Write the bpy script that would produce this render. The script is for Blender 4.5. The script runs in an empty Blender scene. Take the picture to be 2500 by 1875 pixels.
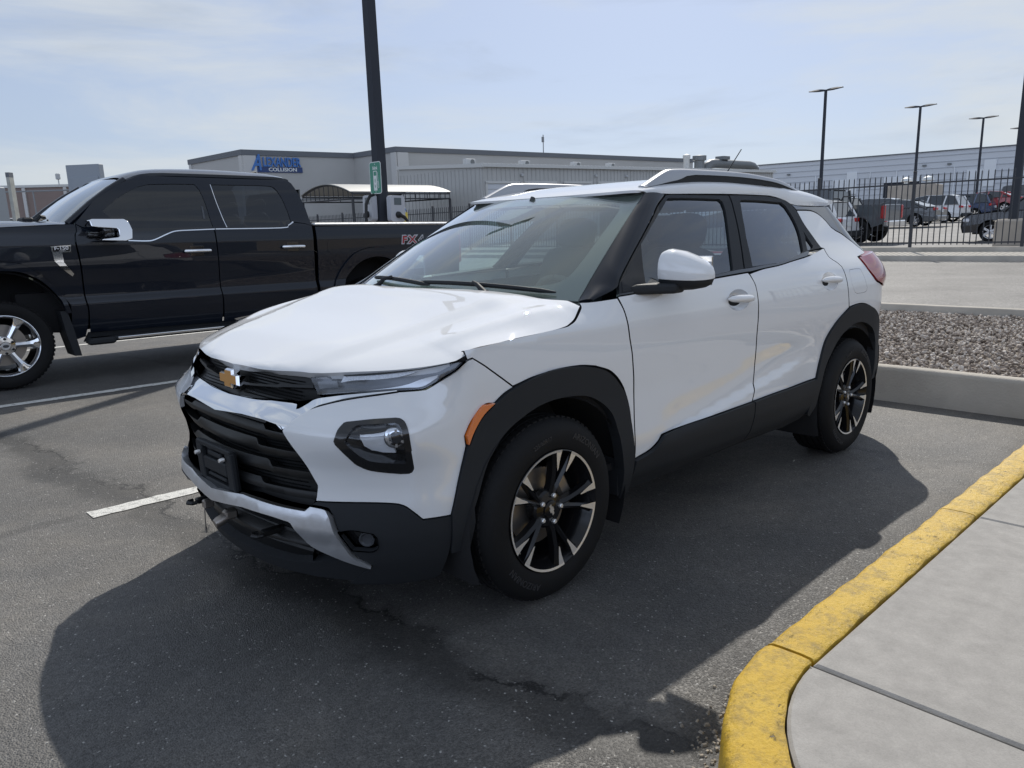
import bpy, math, random
import numpy as np
from mathutils import Vector, Matrix, Euler
from mathutils.geometry import delaunay_2d_cdt
random.seed(7); RNG=np.random.default_rng(7)
SC=bpy.context.scene; COL=SC.collection; R=math.radians
# ------------------------------------------------------------------ camera
cam=bpy.data.cameras.new('camera'); camo=bpy.data.objects.new('camera',cam); COL.objects.link(camo)
cam.sensor_width=36; cam.lens=26.608; cam.clip_start=.05; cam.clip_end=3000
CR=(-0.719879,0.693716,-0.023070); CU=(-0.149472,-0.122481,0.981150); CF=(-0.677814,-0.709758,-0.191863); CC=(1.952647,2.739612,1.353518)
camo.matrix_world=Matrix(((CR[0],CU[0],-CF[0],CC[0]),(CR[1],CU[1],-CF[1],CC[1]),(CR[2],CU[2],-CF[2],CC[2]),(0,0,0,1)))
SC.camera=camo
# ------------------------------------------------------------------ sky and sun
SUN=Vector((-.90,-.60,1.0)).normalized()
el=math.asin(SUN.z); az=math.atan2(SUN.x,SUN.y)
w=bpy.data.worlds.new('World'); SC.world=w; w.use_nodes=True
nt=w.node_tree; nt.nodes.clear(); N=nt.nodes.new; Lk=nt.links.new
def nd(t,**k):
    n=N(t)
    for a,b in k.items(): setattr(n,a,b)
    return n
sky=nd('ShaderNodeTexSky',sky_type='NISHITA',sun_disc=False,sun_elevation=el,sun_rotation=az,altitude=50,air_density=1.0,dust_density=1.4,ozone_density=1.6)
tc=nd('ShaderNodeTexCoord')
def cloud(scale,rot,sc,lo,hi,top,dist=.5):
    mp=nd('ShaderNodeMapping'); mp.inputs['Scale'].default_value=scale; mp.inputs['Rotation'].default_value=rot
    nz=nd('ShaderNodeTexNoise'); nz.inputs['Scale'].default_value=sc; nz.inputs['Detail'].default_value=8; nz.inputs['Roughness'].default_value=.58; nz.inputs['Distortion'].default_value=dist
    r=nd('ShaderNodeMapRange',interpolation_type='SMOOTHSTEP'); r.inputs[1].default_value=lo; r.inputs[2].default_value=hi; r.inputs[4].default_value=top
    Lk(tc.outputs['Generated'],mp.inputs['Vector']); Lk(mp.outputs['Vector'],nz.inputs['Vector']); Lk(nz.outputs['Fac'],r.inputs[0]); return r.outputs[0]
def mixc(f,a,b,mode='MIX'):
    m=nd('ShaderNodeMix',data_type='RGBA',blend_type=mode)
    for k,v in (('Factor',f),('A',a),('B',b)):
        if isinstance(v,(int,float,tuple)): m.inputs[k].default_value=v
        else: Lk(v,m.inputs[k])
    return m.outputs['Result']
c0=mixc(1.0,sky.outputs['Color'],(.80,.90,1.16,1),'MULTIPLY')
c1=mixc(.62,c0,(4.95,5.6,6.4,1))                                        # high thin overcast
c2=mixc(cloud((1.1,1.1,5.5),(.1,.05,.6),2.0,.42,.72,.75),c1,(6.7,7.05,7.2,1))  # pale streaks
c2=mixc(cloud((1.3,1.3,6.5),(.0,.1,1.5),2.3,.50,.75,.55),c2,(4.1,4.8,5.9,1))  # bluer gaps between them
# unseen bright bank added to the sky opposite the sun, as fill light
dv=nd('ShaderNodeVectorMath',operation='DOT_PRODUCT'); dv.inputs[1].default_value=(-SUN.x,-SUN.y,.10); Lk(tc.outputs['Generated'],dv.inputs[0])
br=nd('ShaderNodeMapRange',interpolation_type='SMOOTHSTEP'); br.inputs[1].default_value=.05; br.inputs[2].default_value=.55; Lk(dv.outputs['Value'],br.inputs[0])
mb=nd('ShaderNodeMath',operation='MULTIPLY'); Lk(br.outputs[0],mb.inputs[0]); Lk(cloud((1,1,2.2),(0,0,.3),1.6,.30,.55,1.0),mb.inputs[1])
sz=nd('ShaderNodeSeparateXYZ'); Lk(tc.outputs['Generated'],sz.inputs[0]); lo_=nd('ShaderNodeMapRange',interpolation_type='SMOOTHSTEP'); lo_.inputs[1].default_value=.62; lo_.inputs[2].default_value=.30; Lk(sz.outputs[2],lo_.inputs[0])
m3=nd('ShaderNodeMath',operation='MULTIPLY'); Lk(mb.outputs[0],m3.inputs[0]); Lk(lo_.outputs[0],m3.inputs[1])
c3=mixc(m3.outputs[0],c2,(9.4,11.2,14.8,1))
bg=nd('ShaderNodeBackground'); bg.inputs['Strength'].default_value=.10; ow=nd('ShaderNodeOutputWorld')
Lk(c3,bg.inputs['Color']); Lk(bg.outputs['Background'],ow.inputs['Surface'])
sl=bpy.data.lights.new('sun','SUN'); sl.energy=4.2; sl.angle=R(.55); sl.color=(1,.95,.87)
so=bpy.data.objects.new('sun',sl); COL.objects.link(so); so.rotation_euler=(-SUN).to_track_quat('-Z','Y').to_euler(); so.location=(-30,-20,40)
SC.view_settings.view_transform='Standard'; SC.view_settings.look='None'; SC.view_settings.exposure=.06; SC.view_settings.gamma=1
SC.cycles.max_bounces=10; SC.cycles.transparent_max_bounces=16; SC.cycles.use_denoising=True
# ------------------------------------------------------------------ helpers
M={}
def mat(name,col,rough=.5,metal=0,coat=0,spec=.5,noise=None,bump=None,alpha=1,trans=0,emit=0,coatr=.03,dirt=None):
    """noise=(scale,amount): value variation; bump=(scale,strength)"""
    m=bpy.data.materials.new(name); m.use_nodes=True; t=m.node_tree; b=t.nodes['Principled BSDF']
    b.inputs['Base Color'].default_value=(*col,1); b.inputs['Roughness'].default_value=rough; b.inputs['Metallic'].default_value=metal
    b.inputs['Coat Weight'].default_value=coat; b.inputs['Coat Roughness'].default_value=coatr; b.inputs['Specular IOR Level'].default_value=spec
    if trans: b.inputs['Transmission Weight'].default_value=trans
    if emit: b.inputs['Emission Color'].default_value=(*col,1); b.inputs['Emission Strength'].default_value=emit
    if noise or bump or dirt:
        c=t.nodes.new('ShaderNodeTexCoord')
    if noise:
        n=t.nodes.new('ShaderNodeTexNoise'); n.inputs['Scale'].default_value=noise[0]; n.inputs['Detail'].default_value=6
        t.links.new(c.outputs['Object'],n.inputs['Vector'])
        r=t.nodes.new('ShaderNodeMapRange'); r.inputs[1].default_value=.25; r.inputs[2].default_value=.75; r.inputs[3].default_value=1-noise[1]; r.inputs[4].default_value=1+noise[1]
        x=t.nodes.new('ShaderNodeVectorMath'); x.operation='SCALE'; x.inputs[0].default_value=col
        t.links.new(n.outputs['Fac'],r.inputs[0]); t.links.new(r.outputs[0],x.inputs['Scale']); t.links.new(x.outputs[0],b.inputs['Base Color'])
        r2=t.nodes.new('ShaderNodeMapRange'); r2.inputs[1].default_value=.3; r2.inputs[2].default_value=.7; r2.inputs[3].default_value=max(0,rough-.08); r2.inputs[4].default_value=min(1,rough+.08)
        t.links.new(n.outputs['Fac'],r2.inputs[0]); t.links.new(r2.outputs[0],b.inputs['Roughness'])
    if bump:
        n2=t.nodes.new('ShaderNodeTexNoise'); n2.inputs['Scale'].default_value=bump[0]; n2.inputs['Detail'].default_value=4
        t.links.new(c.outputs['Object'],n2.inputs['Vector'])
        bp=t.nodes.new('ShaderNodeBump'); bp.inputs['Strength'].default_value=bump[1]; bp.inputs['Distance'].default_value=.01
        t.links.new(n2.outputs['Fac'],bp.inputs['Height']); t.links.new(bp.outputs[0],b.inputs['Normal'])
    M[name]=m; return m
def glassmat(name,tint,dark,rough=.0,ior=1.5,dust=0):
    """thin sheet glass: tinted see-through plus mirror reflection by Fresnel; dark=0 clear .. 1 opaque"""
    m=bpy.data.materials.new(name); m.use_nodes=True; t=m.node_tree; t.nodes.clear(); n=t.nodes.new
    tr=n('ShaderNodeBsdfTransparent'); tr.inputs[0].default_value=tuple(c*(1-dark) for c in tint)+(1,)
    gl=n('ShaderNodeBsdfGlossy'); gl.inputs['Roughness'].default_value=rough; gl.inputs[0].default_value=(.95,.97,1,1)
    fr=n('ShaderNodeFresnel'); fr.inputs[0].default_value=ior
    sc=n('ShaderNodeMath'); sc.operation='MULTIPLY'; sc.inputs[1].default_value=1.7; sc.use_clamp=True
    mx=n('ShaderNodeMixShader'); o=n('ShaderNodeOutputMaterial')
    last=tr.outputs[0]
    if dust:
        tl=n('ShaderNodeBsdfTranslucent'); tl.inputs[0].default_value=(.70,.83,.75,1); df=n('ShaderNodeBsdfDiffuse'); df.inputs[0].default_value=(.70,.83,.75,1); ad=n('ShaderNodeMixShader'); t.links.new(tl.outputs[0],ad.inputs[1]); t.links.new(df.outputs[0],ad.inputs[2])
        m2=n('ShaderNodeMixShader'); m2.inputs[0].default_value=dust; t.links.new(last,m2.inputs[1]); t.links.new(ad.outputs[0],m2.inputs[2]); last=m2.outputs[0]
    gm=n('ShaderNodeNewGeometry'); iv=n('ShaderNodeMath'); iv.operation='SUBTRACT'; iv.inputs[0].default_value=1; t.links.new(gm.outputs['Backfacing'],iv.inputs[1]); fm=n('ShaderNodeMath'); fm.operation='MULTIPLY'
    t.links.new(fr.outputs[0],sc.inputs[0]); t.links.new(sc.outputs[0],fm.inputs[0]); t.links.new(iv.outputs[0],fm.inputs[1]); t.links.new(fm.outputs[0],mx.inputs[0]); t.links.new(last,mx.inputs[1]); t.links.new(gl.outputs[0],mx.inputs[2]); t.links.new(mx.outputs[0],o.inputs[0])
    M[name]=m; return m
def tag(o,label=None,cat=None,group=None,kind=None):
    if label: o['label']=label
    if cat: o['category']=cat
    if group: o['group']=group
    if kind: o['kind']=kind
    return o
def empty(name,loc=(0,0,0),rz=0,label=None,cat=None,group=None,tilt=False):
    o=bpy.data.objects.new(name,None); o.empty_display_size=.2; COL.objects.link(o)
    if tilt: o.matrix_world=Matrix.Translation(loc)@TILT@Matrix.Rotation(rz,4,'Z')
    else: o.location=loc; o.rotation_euler=(0,0,rz)
    return tag(o,label,cat,group)
def mesh(name,vs,fs,m=None,parent=None,smooth=False,normals=None,loc=None,auto=None):
    d=bpy.data.meshes.new(name); d.from_pydata([tuple(map(float,v)) for v in vs],[],[tuple(map(int,f)) for f in fs])
    if smooth: d.polygons.foreach_set('use_smooth',[True]*len(d.polygons))
    if auto is not None: d.set_sharp_from_angle(angle=R(auto))
    if normals is not None: d.normals_split_custom_set(normals)
    if m is not None: d.materials.append(M[m] if isinstance(m,str) else m)
    d.update()
    o=bpy.data.objects.new(name,d); COL.objects.link(o)
    if parent is not None: o.parent=parent
    if loc is not None: o.location=loc
    return o
class MB:
    """collects boxes, prisms, tubes, lathes into one mesh"""
    def __init__(s): s.v=[];s.f=[]
    def add(s,v,f,mt=None):
        n=len(s.v)
        if mt is not None: v=[tuple(mt@Vector(p)) for p in v]
        s.v+= [tuple(p) for p in v]; s.f+=[tuple(i+n for i in q) for q in f]; return s
    def box(s,c,sz,mt=None,rz=0,taper=1,bev=0):
        x,y,z=sz[0]/2,sz[1]/2,sz[2]/2
        def ring(zz,k,b):
            return [( (x-b)*k,-y*k,zz),(x*k,(-y+b)*k,zz),(x*k,(y-b)*k,zz),((x-b)*k,y*k,zz),((-x+b)*k,y*k,zz),(-x*k,(y-b)*k,zz),(-x*k,(-y+b)*k,zz),((-x+b)*k,-y*k,zz)]
        m=Matrix.Translation(c)@Matrix.Rotation(rz,4,'Z')
        if mt is not None: m=mt@m
        if bev:
            b=min(bev,x*.95,y*.95,z*.95); rs=[[(p[0]*(1-b/x),p[1]*(1-b/y),-z) for p in ring(0,1,b)],ring(-z+b,1,b),ring(z-b,taper,b),[(p[0]*(1-b/x),p[1]*(1-b/y),z) for p in ring(0,taper,b)]]
            v=[p for r_ in rs for p in r_]; f=[tuple(range(7,-1,-1)),tuple(range(24,32))]
            for k in range(3):
                for i in range(8): j=(i+1)%8; f.append((k*8+i,k*8+j,k*8+8+j,k*8+8+i))
        else:
            v=[(a*(taper if c_>0 else 1),b_*(taper if c_>0 else 1),c_) for c_ in (-z,z) for a,b_ in ((-x,-y),(x,-y),(x,y),(-x,y))]
            f=[(3,2,1,0),(4,5,6,7),(0,1,5,4),(1,2,6,5),(2,3,7,6),(3,0,4,7)]
        return s.add(v,f,m)
    def pad(s,c,sz,mt=None,e=.45,n=20,k=12):
        """soft cushion: a superellipsoid"""
        pw=lambda q,p: math.copysign(abs(q)**p,q); v=[];f=[]
        for i in range(k+1):
            ph=-math.pi/2+math.pi*i/k
            for j in range(n):
                th=2*math.pi*j/n; v.append((c[0]+sz[0]/2*pw(math.cos(ph),e)*pw(math.cos(th),e),c[1]+sz[1]/2*pw(math.cos(ph),e)*pw(math.sin(th),e),c[2]+sz[2]/2*pw(math.sin(ph),e)))
        for i in range(k):
            for j in range(n): f.append((i*n+j,i*n+(j+1)%n,i*n+n+(j+1)%n,i*n+n+j))
        return s.add(v,f,mt)
    def tube(s,pts,r,n=10,cap=True,mt=None):
        pts=[Vector(p) for p in pts]; rr=r if isinstance(r,(list,tuple)) else [r]*len(pts)
        v=[];f=[];prev=None
        for i,p in enumerate(pts):
            t=((pts[min(i+1,len(pts)-1)]-p).normalized()+(p-pts[max(i-1,0)]).normalized())
            t=t.normalized() if t.length>1e-9 else Vector((0,0,1))
            if prev is None:
                a=Vector((0,0,1)) if abs(t.z)<.9 else Vector((1,0,0)); nx=t.cross(a).normalized()
            else: nx=(prev-t*prev.dot(t)).normalized()
            prev=nx; ny=t.cross(nx)
            for k in range(n):
                an=2*math.pi*k/n; v.append(p+(nx*math.cos(an)+ny*math.sin(an))*rr[i])
        for i in range(len(pts)-1):
            for k in range(n): j=(k+1)%n; f.append((i*n+k,i*n+j,(i+1)*n+j,(i+1)*n+k))
        if cap: f.append(tuple(range(n-1,-1,-1))); f.append(tuple((len(pts)-1)*n+k for k in range(n)))
        return s.add(v,f,mt)
    def lathe(s,prof,n=48,mt=None,cap0=False,cap1=False):
        """profile of (radius, y) about the Y axis"""
        v=[];f=[];k=len(prof)
        for i in range(n):
            a=2*math.pi*i/n
            for r_,y in prof: v.append((r_*math.cos(a),y,r_*math.sin(a)))
        for i in range(n):
            j=(i+1)%n
            for q in range(k-1): f.append((i*k+q,i*k+q+1,j*k+q+1,j*k+q))
        if cap0: f.append(tuple(i*k for i in range(n)))
        if cap1: f.append(tuple(i*k+k-1 for i in range(n-1,-1,-1)))
        return s.add(v,f,mt)
    def prism(s,poly,d0,d1,ax='y',mt=None):
        """polygon of 2-D points extruded along an axis: ax y -> (x,z), x -> (y,z), z -> (x,y)"""
        def P(p,d): return {'y':(p[0],d,p[1]),'x':(d,p[0],p[1]),'z':(p[0],p[1],d)}[ax]
        n=len(poly); v=[P(p,d0) for p in poly]+[P(p,d1) for p in poly]
        f=[tuple(range(n)),tuple(range(2*n-1,n-1,-1))]+[(i,i+n,(i+1)%n+n,(i+1)%n) for i in range(n)]
        return s.add(v,f,mt)
    def build(s,name,m,parent=None,smooth=None,loc=None):
        o=mesh(name,s.v,s.f,m,parent,smooth=smooth is not None,auto=smooth,loc=loc)
        import bmesh
        b=bmesh.new(); b.from_mesh(o.data); bmesh.ops.recalc_face_normals(b,faces=b.faces); b.to_mesh(o.data); b.free()
        return o
def text_geo(s,size,ext=.001,align='CENTER',bold=0,shear=0,space=1):
    c=bpy.data.curves.new('txt','FONT'); c.body=s; c.size=size; c.extrude=ext; c.align_x=align; c.align_y='CENTER'; c.offset=bold; c.shear=shear; c.space_character=space; c.resolution_u=3
    o=bpy.data.objects.new('txt',c); me=o.to_mesh()
    v=[tuple(p.co) for p in me.vertices]; f=[tuple(p.vertices) for p in me.polygons]
    o.to_mesh_clear(); bpy.data.objects.remove(o); bpy.data.curves.remove(c)
    return v,f
# ------------------------------------------------------------------ outline and panel tools
def smooth_seg(p,k=4):
    p=np.array(p,float)
    if len(p)<3: return p
    q=np.vstack([2*p[0]-p[1],p,2*p[-1]-p[-2]]); out=[]
    for i in range(1,len(q)-2):
        a,b,c,d=q[i-1],q[i],q[i+1],q[i+2]
        for t in np.linspace(0,1,k,endpoint=False):
            out.append(.5*((2*b)+(c-a)*t+(2*a-5*b+4*c-d)*t*t+(3*b-a-3*c+d)*t**3))
    out.append(p[-1]); return np.array(out)
def outline(segs,step=.02):
    p=np.vstack([smooth_seg(s) for s in segs]); 
    keep=[p[0]]
    for q in p[1:]:
        if np.hypot(*(q-keep[-1]))>.0015: keep.append(q)
    if np.hypot(*(keep[0]-keep[-1]))<.0015: keep.pop()
    p=np.array(keep); out=[]
    for a,b in zip(p,np.roll(p,-1,0)):
        n=max(1,int(np.ceil(np.hypot(*(b-a))/step)))
        for i in range(n): out.append(a+(b-a)*i/n)
    return np.array(out)
def area(p): return .5*np.sum(p[:,0]*np.roll(p[:,1],-1)-np.roll(p[:,0],-1)*p[:,1])
def inset(p,d):
    if area(p)<0: p=p[::-1]
    if d==0: return p
    a=p-np.roll(p,1,0); b=np.roll(p,-1,0)-p
    na=np.stack([-a[:,1],a[:,0]],1)/np.maximum(np.linalg.norm(a,axis=1,keepdims=True),1e-9); nb=np.stack([-b[:,1],b[:,0]],1)/np.maximum(np.linalg.norm(b,axis=1,keepdims=True),1e-9)
    n=na+nb; l=np.maximum((n*n).sum(1,keepdims=True)/2,.35)
    return p+n/l*d
def inpoly(q,p):
    x,y=q[:,0:1],q[:,1:2]; a,b=p,np.roll(p,-1,0)
    c=((a[:,1]>y)!=(b[:,1]>y))&(x<(b[:,0]-a[:,0])*(y-a[:,1])/np.where(b[:,1]==a[:,1],1e-12,b[:,1]-a[:,1])+a[:,0])
    return c.sum(1)%2==1
def dist(q,p):
    a=p[None];b=np.roll(p,-1,0)[None];d=b-a;t=np.clip(((q[:,None]-a)*d).sum(2)/np.maximum((d*d).sum(2),1e-12),0,1)
    return np.sqrt((((a+t[...,None]*d)-q[:,None])**2).sum(2)).min(1)
def nrm(S,u,v,e=2e-3):
    du=S(u+e,v)-S(u-e,v); dv=S(u,v+e)-S(u,v-e); n=np.cross(du,dv); return n/np.maximum(np.linalg.norm(n,axis=-1,keepdims=True),1e-9)
def panel(name,S,segs,m,parent=None,off=0,gap=.002,depth=.018,res=.03,holes=(),flip=False,sides=(1,),step=None,dark=None):
    """a sheet cut to an outline on surface S(u,v), with turned-in edges; off may be a function of (u,v)"""
    step=step or res*.7
    P=inset(outline(segs,step),gap); H=[inset(outline(h,step),-gap*0) for h in holes]
    lo,hi=P.min(0),P.max(0); gx,gy=np.meshgrid(np.arange(lo[0]+res/2,hi[0],res),np.arange(lo[1]+res/2,hi[1],res),indexing='ij')
    q=np.stack([gx.ravel(),gy.ravel()],1); q=q[inpoly(q,P)] if len(q) else q
    if len(q): q=q[dist(q,P)>res*.45]
    for h in H:
        if len(q): q=q[~inpoly(q,h)]
        if len(q): q=q[dist(q,h)>res*.45]
    loops=[P]+H; vin=[];ed=[]
    for L in loops:
        n=len(vin); k=len(L); vin+=list(L); ed+=[(n+i,n+(i+1)%k) for i in range(k)]
    vin+=list(q)
    r=delaunay_2d_cdt([Vector((float(a),float(b))) for a,b in vin],ed,[],0,1e-6)
    uv=np.array([tuple(v) for v in r[0]]); F=np.array([f for f in r[2] if len(f)==3])
    c=uv[F].mean(1); ok=inpoly(c,P)
    for h in H: ok&=~inpoly(c,h)
    F=F[ok]; ar=np.cross(uv[F[:,1]]-uv[F[:,0]],uv[F[:,2]]-uv[F[:,0]]); F[ar<0]=F[ar<0][:,::-1]
    F=F[abs(ar)>1e-9]
    u,v=uv[:,0],uv[:,1]
    o_=off if callable(off) else (lambda a,b: off+0*a)
    n0=nrm(S,u,v)*(-1 if flip else 1)
    S2=lambda a,b: S(a,b)+nrm(S,a,b)*(-1 if flip else 1)*o_(a,b)[...,None]
    X=S2(u,v); n=nrm(S2,u,v)*(-1 if flip else 1) if callable(off) else n0
    if flip: F=F[:,::-1]
    # boundary edges -> flange
    cnt={}
    for f in F:
        for i in range(3): cnt[(f[i],f[(i+1)%3])]=1
    bd=[e for e in cnt if (e[1],e[0]) not in cnt]
    bi=sorted({i for e in bd for i in e}); mp={b:len(X)+k for k,b in enumerate(bi)}
    V=np.vstack([X,X[bi]-n[bi]*depth]) if depth else X
    faces=[tuple(f) for f in F]; ln=[tuple(n[i]) for f in F for i in f]
    dk=[]
    if depth:
        for a,b in bd:
            faces.append((b,a,mp[a],mp[b])); dk.append(len(faces)-1 if dark is not None and (dark is True or dark((X[a]+X[b])/2)) else -1); e=X[b]-X[a]; fn=np.cross(e,n[a]); fn=fn/max(np.linalg.norm(fn),1e-9); ln+=[tuple(fn)]*4
    objs=[]
    for s in sides:
        VV=V if s==1 else V*np.array([1,-1,1])
        if s==1: ff,nn=faces,ln
        else:
            ff=[];nn=[];k=0
            for f in faces:
                ff.append(f[::-1]); nn+=[(a,-b,c_) for a,b,c_ in ln[k:k+len(f)]][::-1]; k+=len(f)
        o=mesh(name,VV,ff,m,parent if not isinstance(parent,(list,tuple)) else parent[len(objs)],smooth=True,normals=nn)
        if dark is not None:
            o.data.materials.append(M['underside_gap_shade'])  # near-black on the turned-in edges paints the shade inside the shut lines
            for i in dk:
                if i>=0: o.data.polygons[i].material_index=1
        objs.append(o)
    return objs if len(objs)>1 else objs[0]
# ------------------------------------------------------------------ lie of the land
UPN=Vector((.019,.0093,.9998)).normalized()      # true vertical: the parking bay drains at about one degree
TILT=Vector((0,0,1)).rotation_difference(UPN).to_matrix().to_4x4()
# ================================================================== white SUV (stands in world axes: +x front, +y its left)
def pch(xs,ys):
    """smooth monotone-ish cubic (PCHIP) interpolation"""
    xs=np.array(xs,float);ys=np.array(ys,float);h=np.diff(xs);dl=np.diff(ys)/h
    d=np.zeros_like(ys);d[0]=dl[0];d[-1]=dl[-1]
    for i in range(1,len(xs)-1):
        if dl[i-1]*dl[i]>0:
            w1=2*h[i]+h[i-1];w2=h[i]+2*h[i-1]
            d[i]=(w1+w2)/(w1/dl[i-1]+w2/dl[i])
    def f(x):
        x=np.clip(np.asarray(x,float),xs[0],xs[-1]);i=np.clip(np.searchsorted(xs,x)-1,0,len(xs)-2)
        t=(x-xs[i])/h[i]
        return ((1+2*t)*(1-t)**2)*ys[i]+t*(1-t)**2*h[i]*d[i]+t*t*(3-2*t)*ys[i+1]+t*t*(t-1)*h[i]*d[i+1]
    return f
def sstep(a,b,x):
    t=np.clip((np.asarray(x,float)-a)/(b-a),0,1);return t*t*(3-2*t)
# ---- SUV body shell, left half: wrap surface W(u,z), u metres along the plan outline
XC,XR,LF,LR=.3,-2.85,1.2,1.05
UR=XC-XR
XF=pch([.15,.25,.32,.40,.53,.65,.738,.80,.854,.912,.96,1.1,1.6],[.80,.84,.871,.882,.862,.848,.840,.806,.79,.781,.72,.3,.1])
NF=pch([.2,.53,.60,.737,.82,.91,1.0,1.6],[2.25,2.25,2.4,3.2,2.5,2.1,2.1,2.1])
XB=pch([.2,.35,.5,.7,.85,1.0,1.17,1.3,1.5,1.6],[-3.42,-3.50,-3.52,-3.52,-3.50,-3.47,-3.43,-3.28,-3.05,-2.9])
NB=pch([.2,.9,1.2,1.6],[2.7,2.7,2.7,2.8])
BZ=pch([.15,.20,.30,.40,.50,.60,.70,.80,.90,.98,1.04,1.09,1.13,1.16,1.19,1.25,1.35,1.45,1.50,1.54,1.6],
       [.77,.81,.862,.886,.893,.890,.889,.895,.901,.900,.894,.884,.868,.851,.832,.797,.735,.668,.632,.595,.53])
TX=pch([-2.85,-2.3,-1.3,-.3,0,.3],[-.002,0,0,0,-.006,-.022])
TG=pch([-2.85,-2.3,-1.5,-.9,.3],[-.05,-.022,0,-.004,-.03])
def YS(x,z):
    y=BZ(z)+TX(x)*(1-sstep(1.1,1.3,z))+TG(x)*sstep(1.1,1.3,z)
    # lower door crease and scallop
    zc=.50+(.69-.50)*(-.75-x)/(1.37)
    w=sstep(-.62,-.85,x)*(1-sstep(-1.75,-2.12,x))
    y=y+w*(.015*(1-sstep(-.035,.005,z-zc))-.006*np.exp(-((z-zc-.05)/.07)**2))
    y=y-.06*sstep(1.0,1.11,z)*sstep(-.50,-.12,x)*(1-sstep(1.2,1.3,z))
    # rear haunch
    y=y+.012*np.exp(-((x+2.7)/.35)**2)*sstep(.7,.95,z)*(1-sstep(1.02,1.15,z))
    return y
def W(u,z):
    u=np.asarray(u,float);z=np.asarray(z,float)
    xs=np.clip(XC-u,XR,XC);ys=YS(xs,z)
    ph=np.clip((u+LF)/LF,0,1)*np.pi/2
    a=XF(z)-XC;n=NF(z);c,s=np.maximum(np.cos(ph),0),np.sin(ph)
    r=((c/np.maximum(a,.02))**n+(s/ys)**n)**(-1/n)
    xf,yf=XC+r*c,r*s
    ph2=np.clip((u-UR)/LR,0,1)*np.pi/2
    a2=XR-XB(z);n2=NB(z);c2,s2=np.maximum(np.cos(ph2),0),np.sin(ph2)
    r2=((s2/np.maximum(a2,.02))**n2+(c2/ys)**n2)**(-1/n2)
    xb,yb=XR-r2*s2,r2*c2
    x=np.where(u<0,xf,np.where(u>UR,xb,XC-u));y=np.where(u<0,yf,np.where(u>UR,yb,ys))
    return np.stack([x,y,z],-1)

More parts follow.
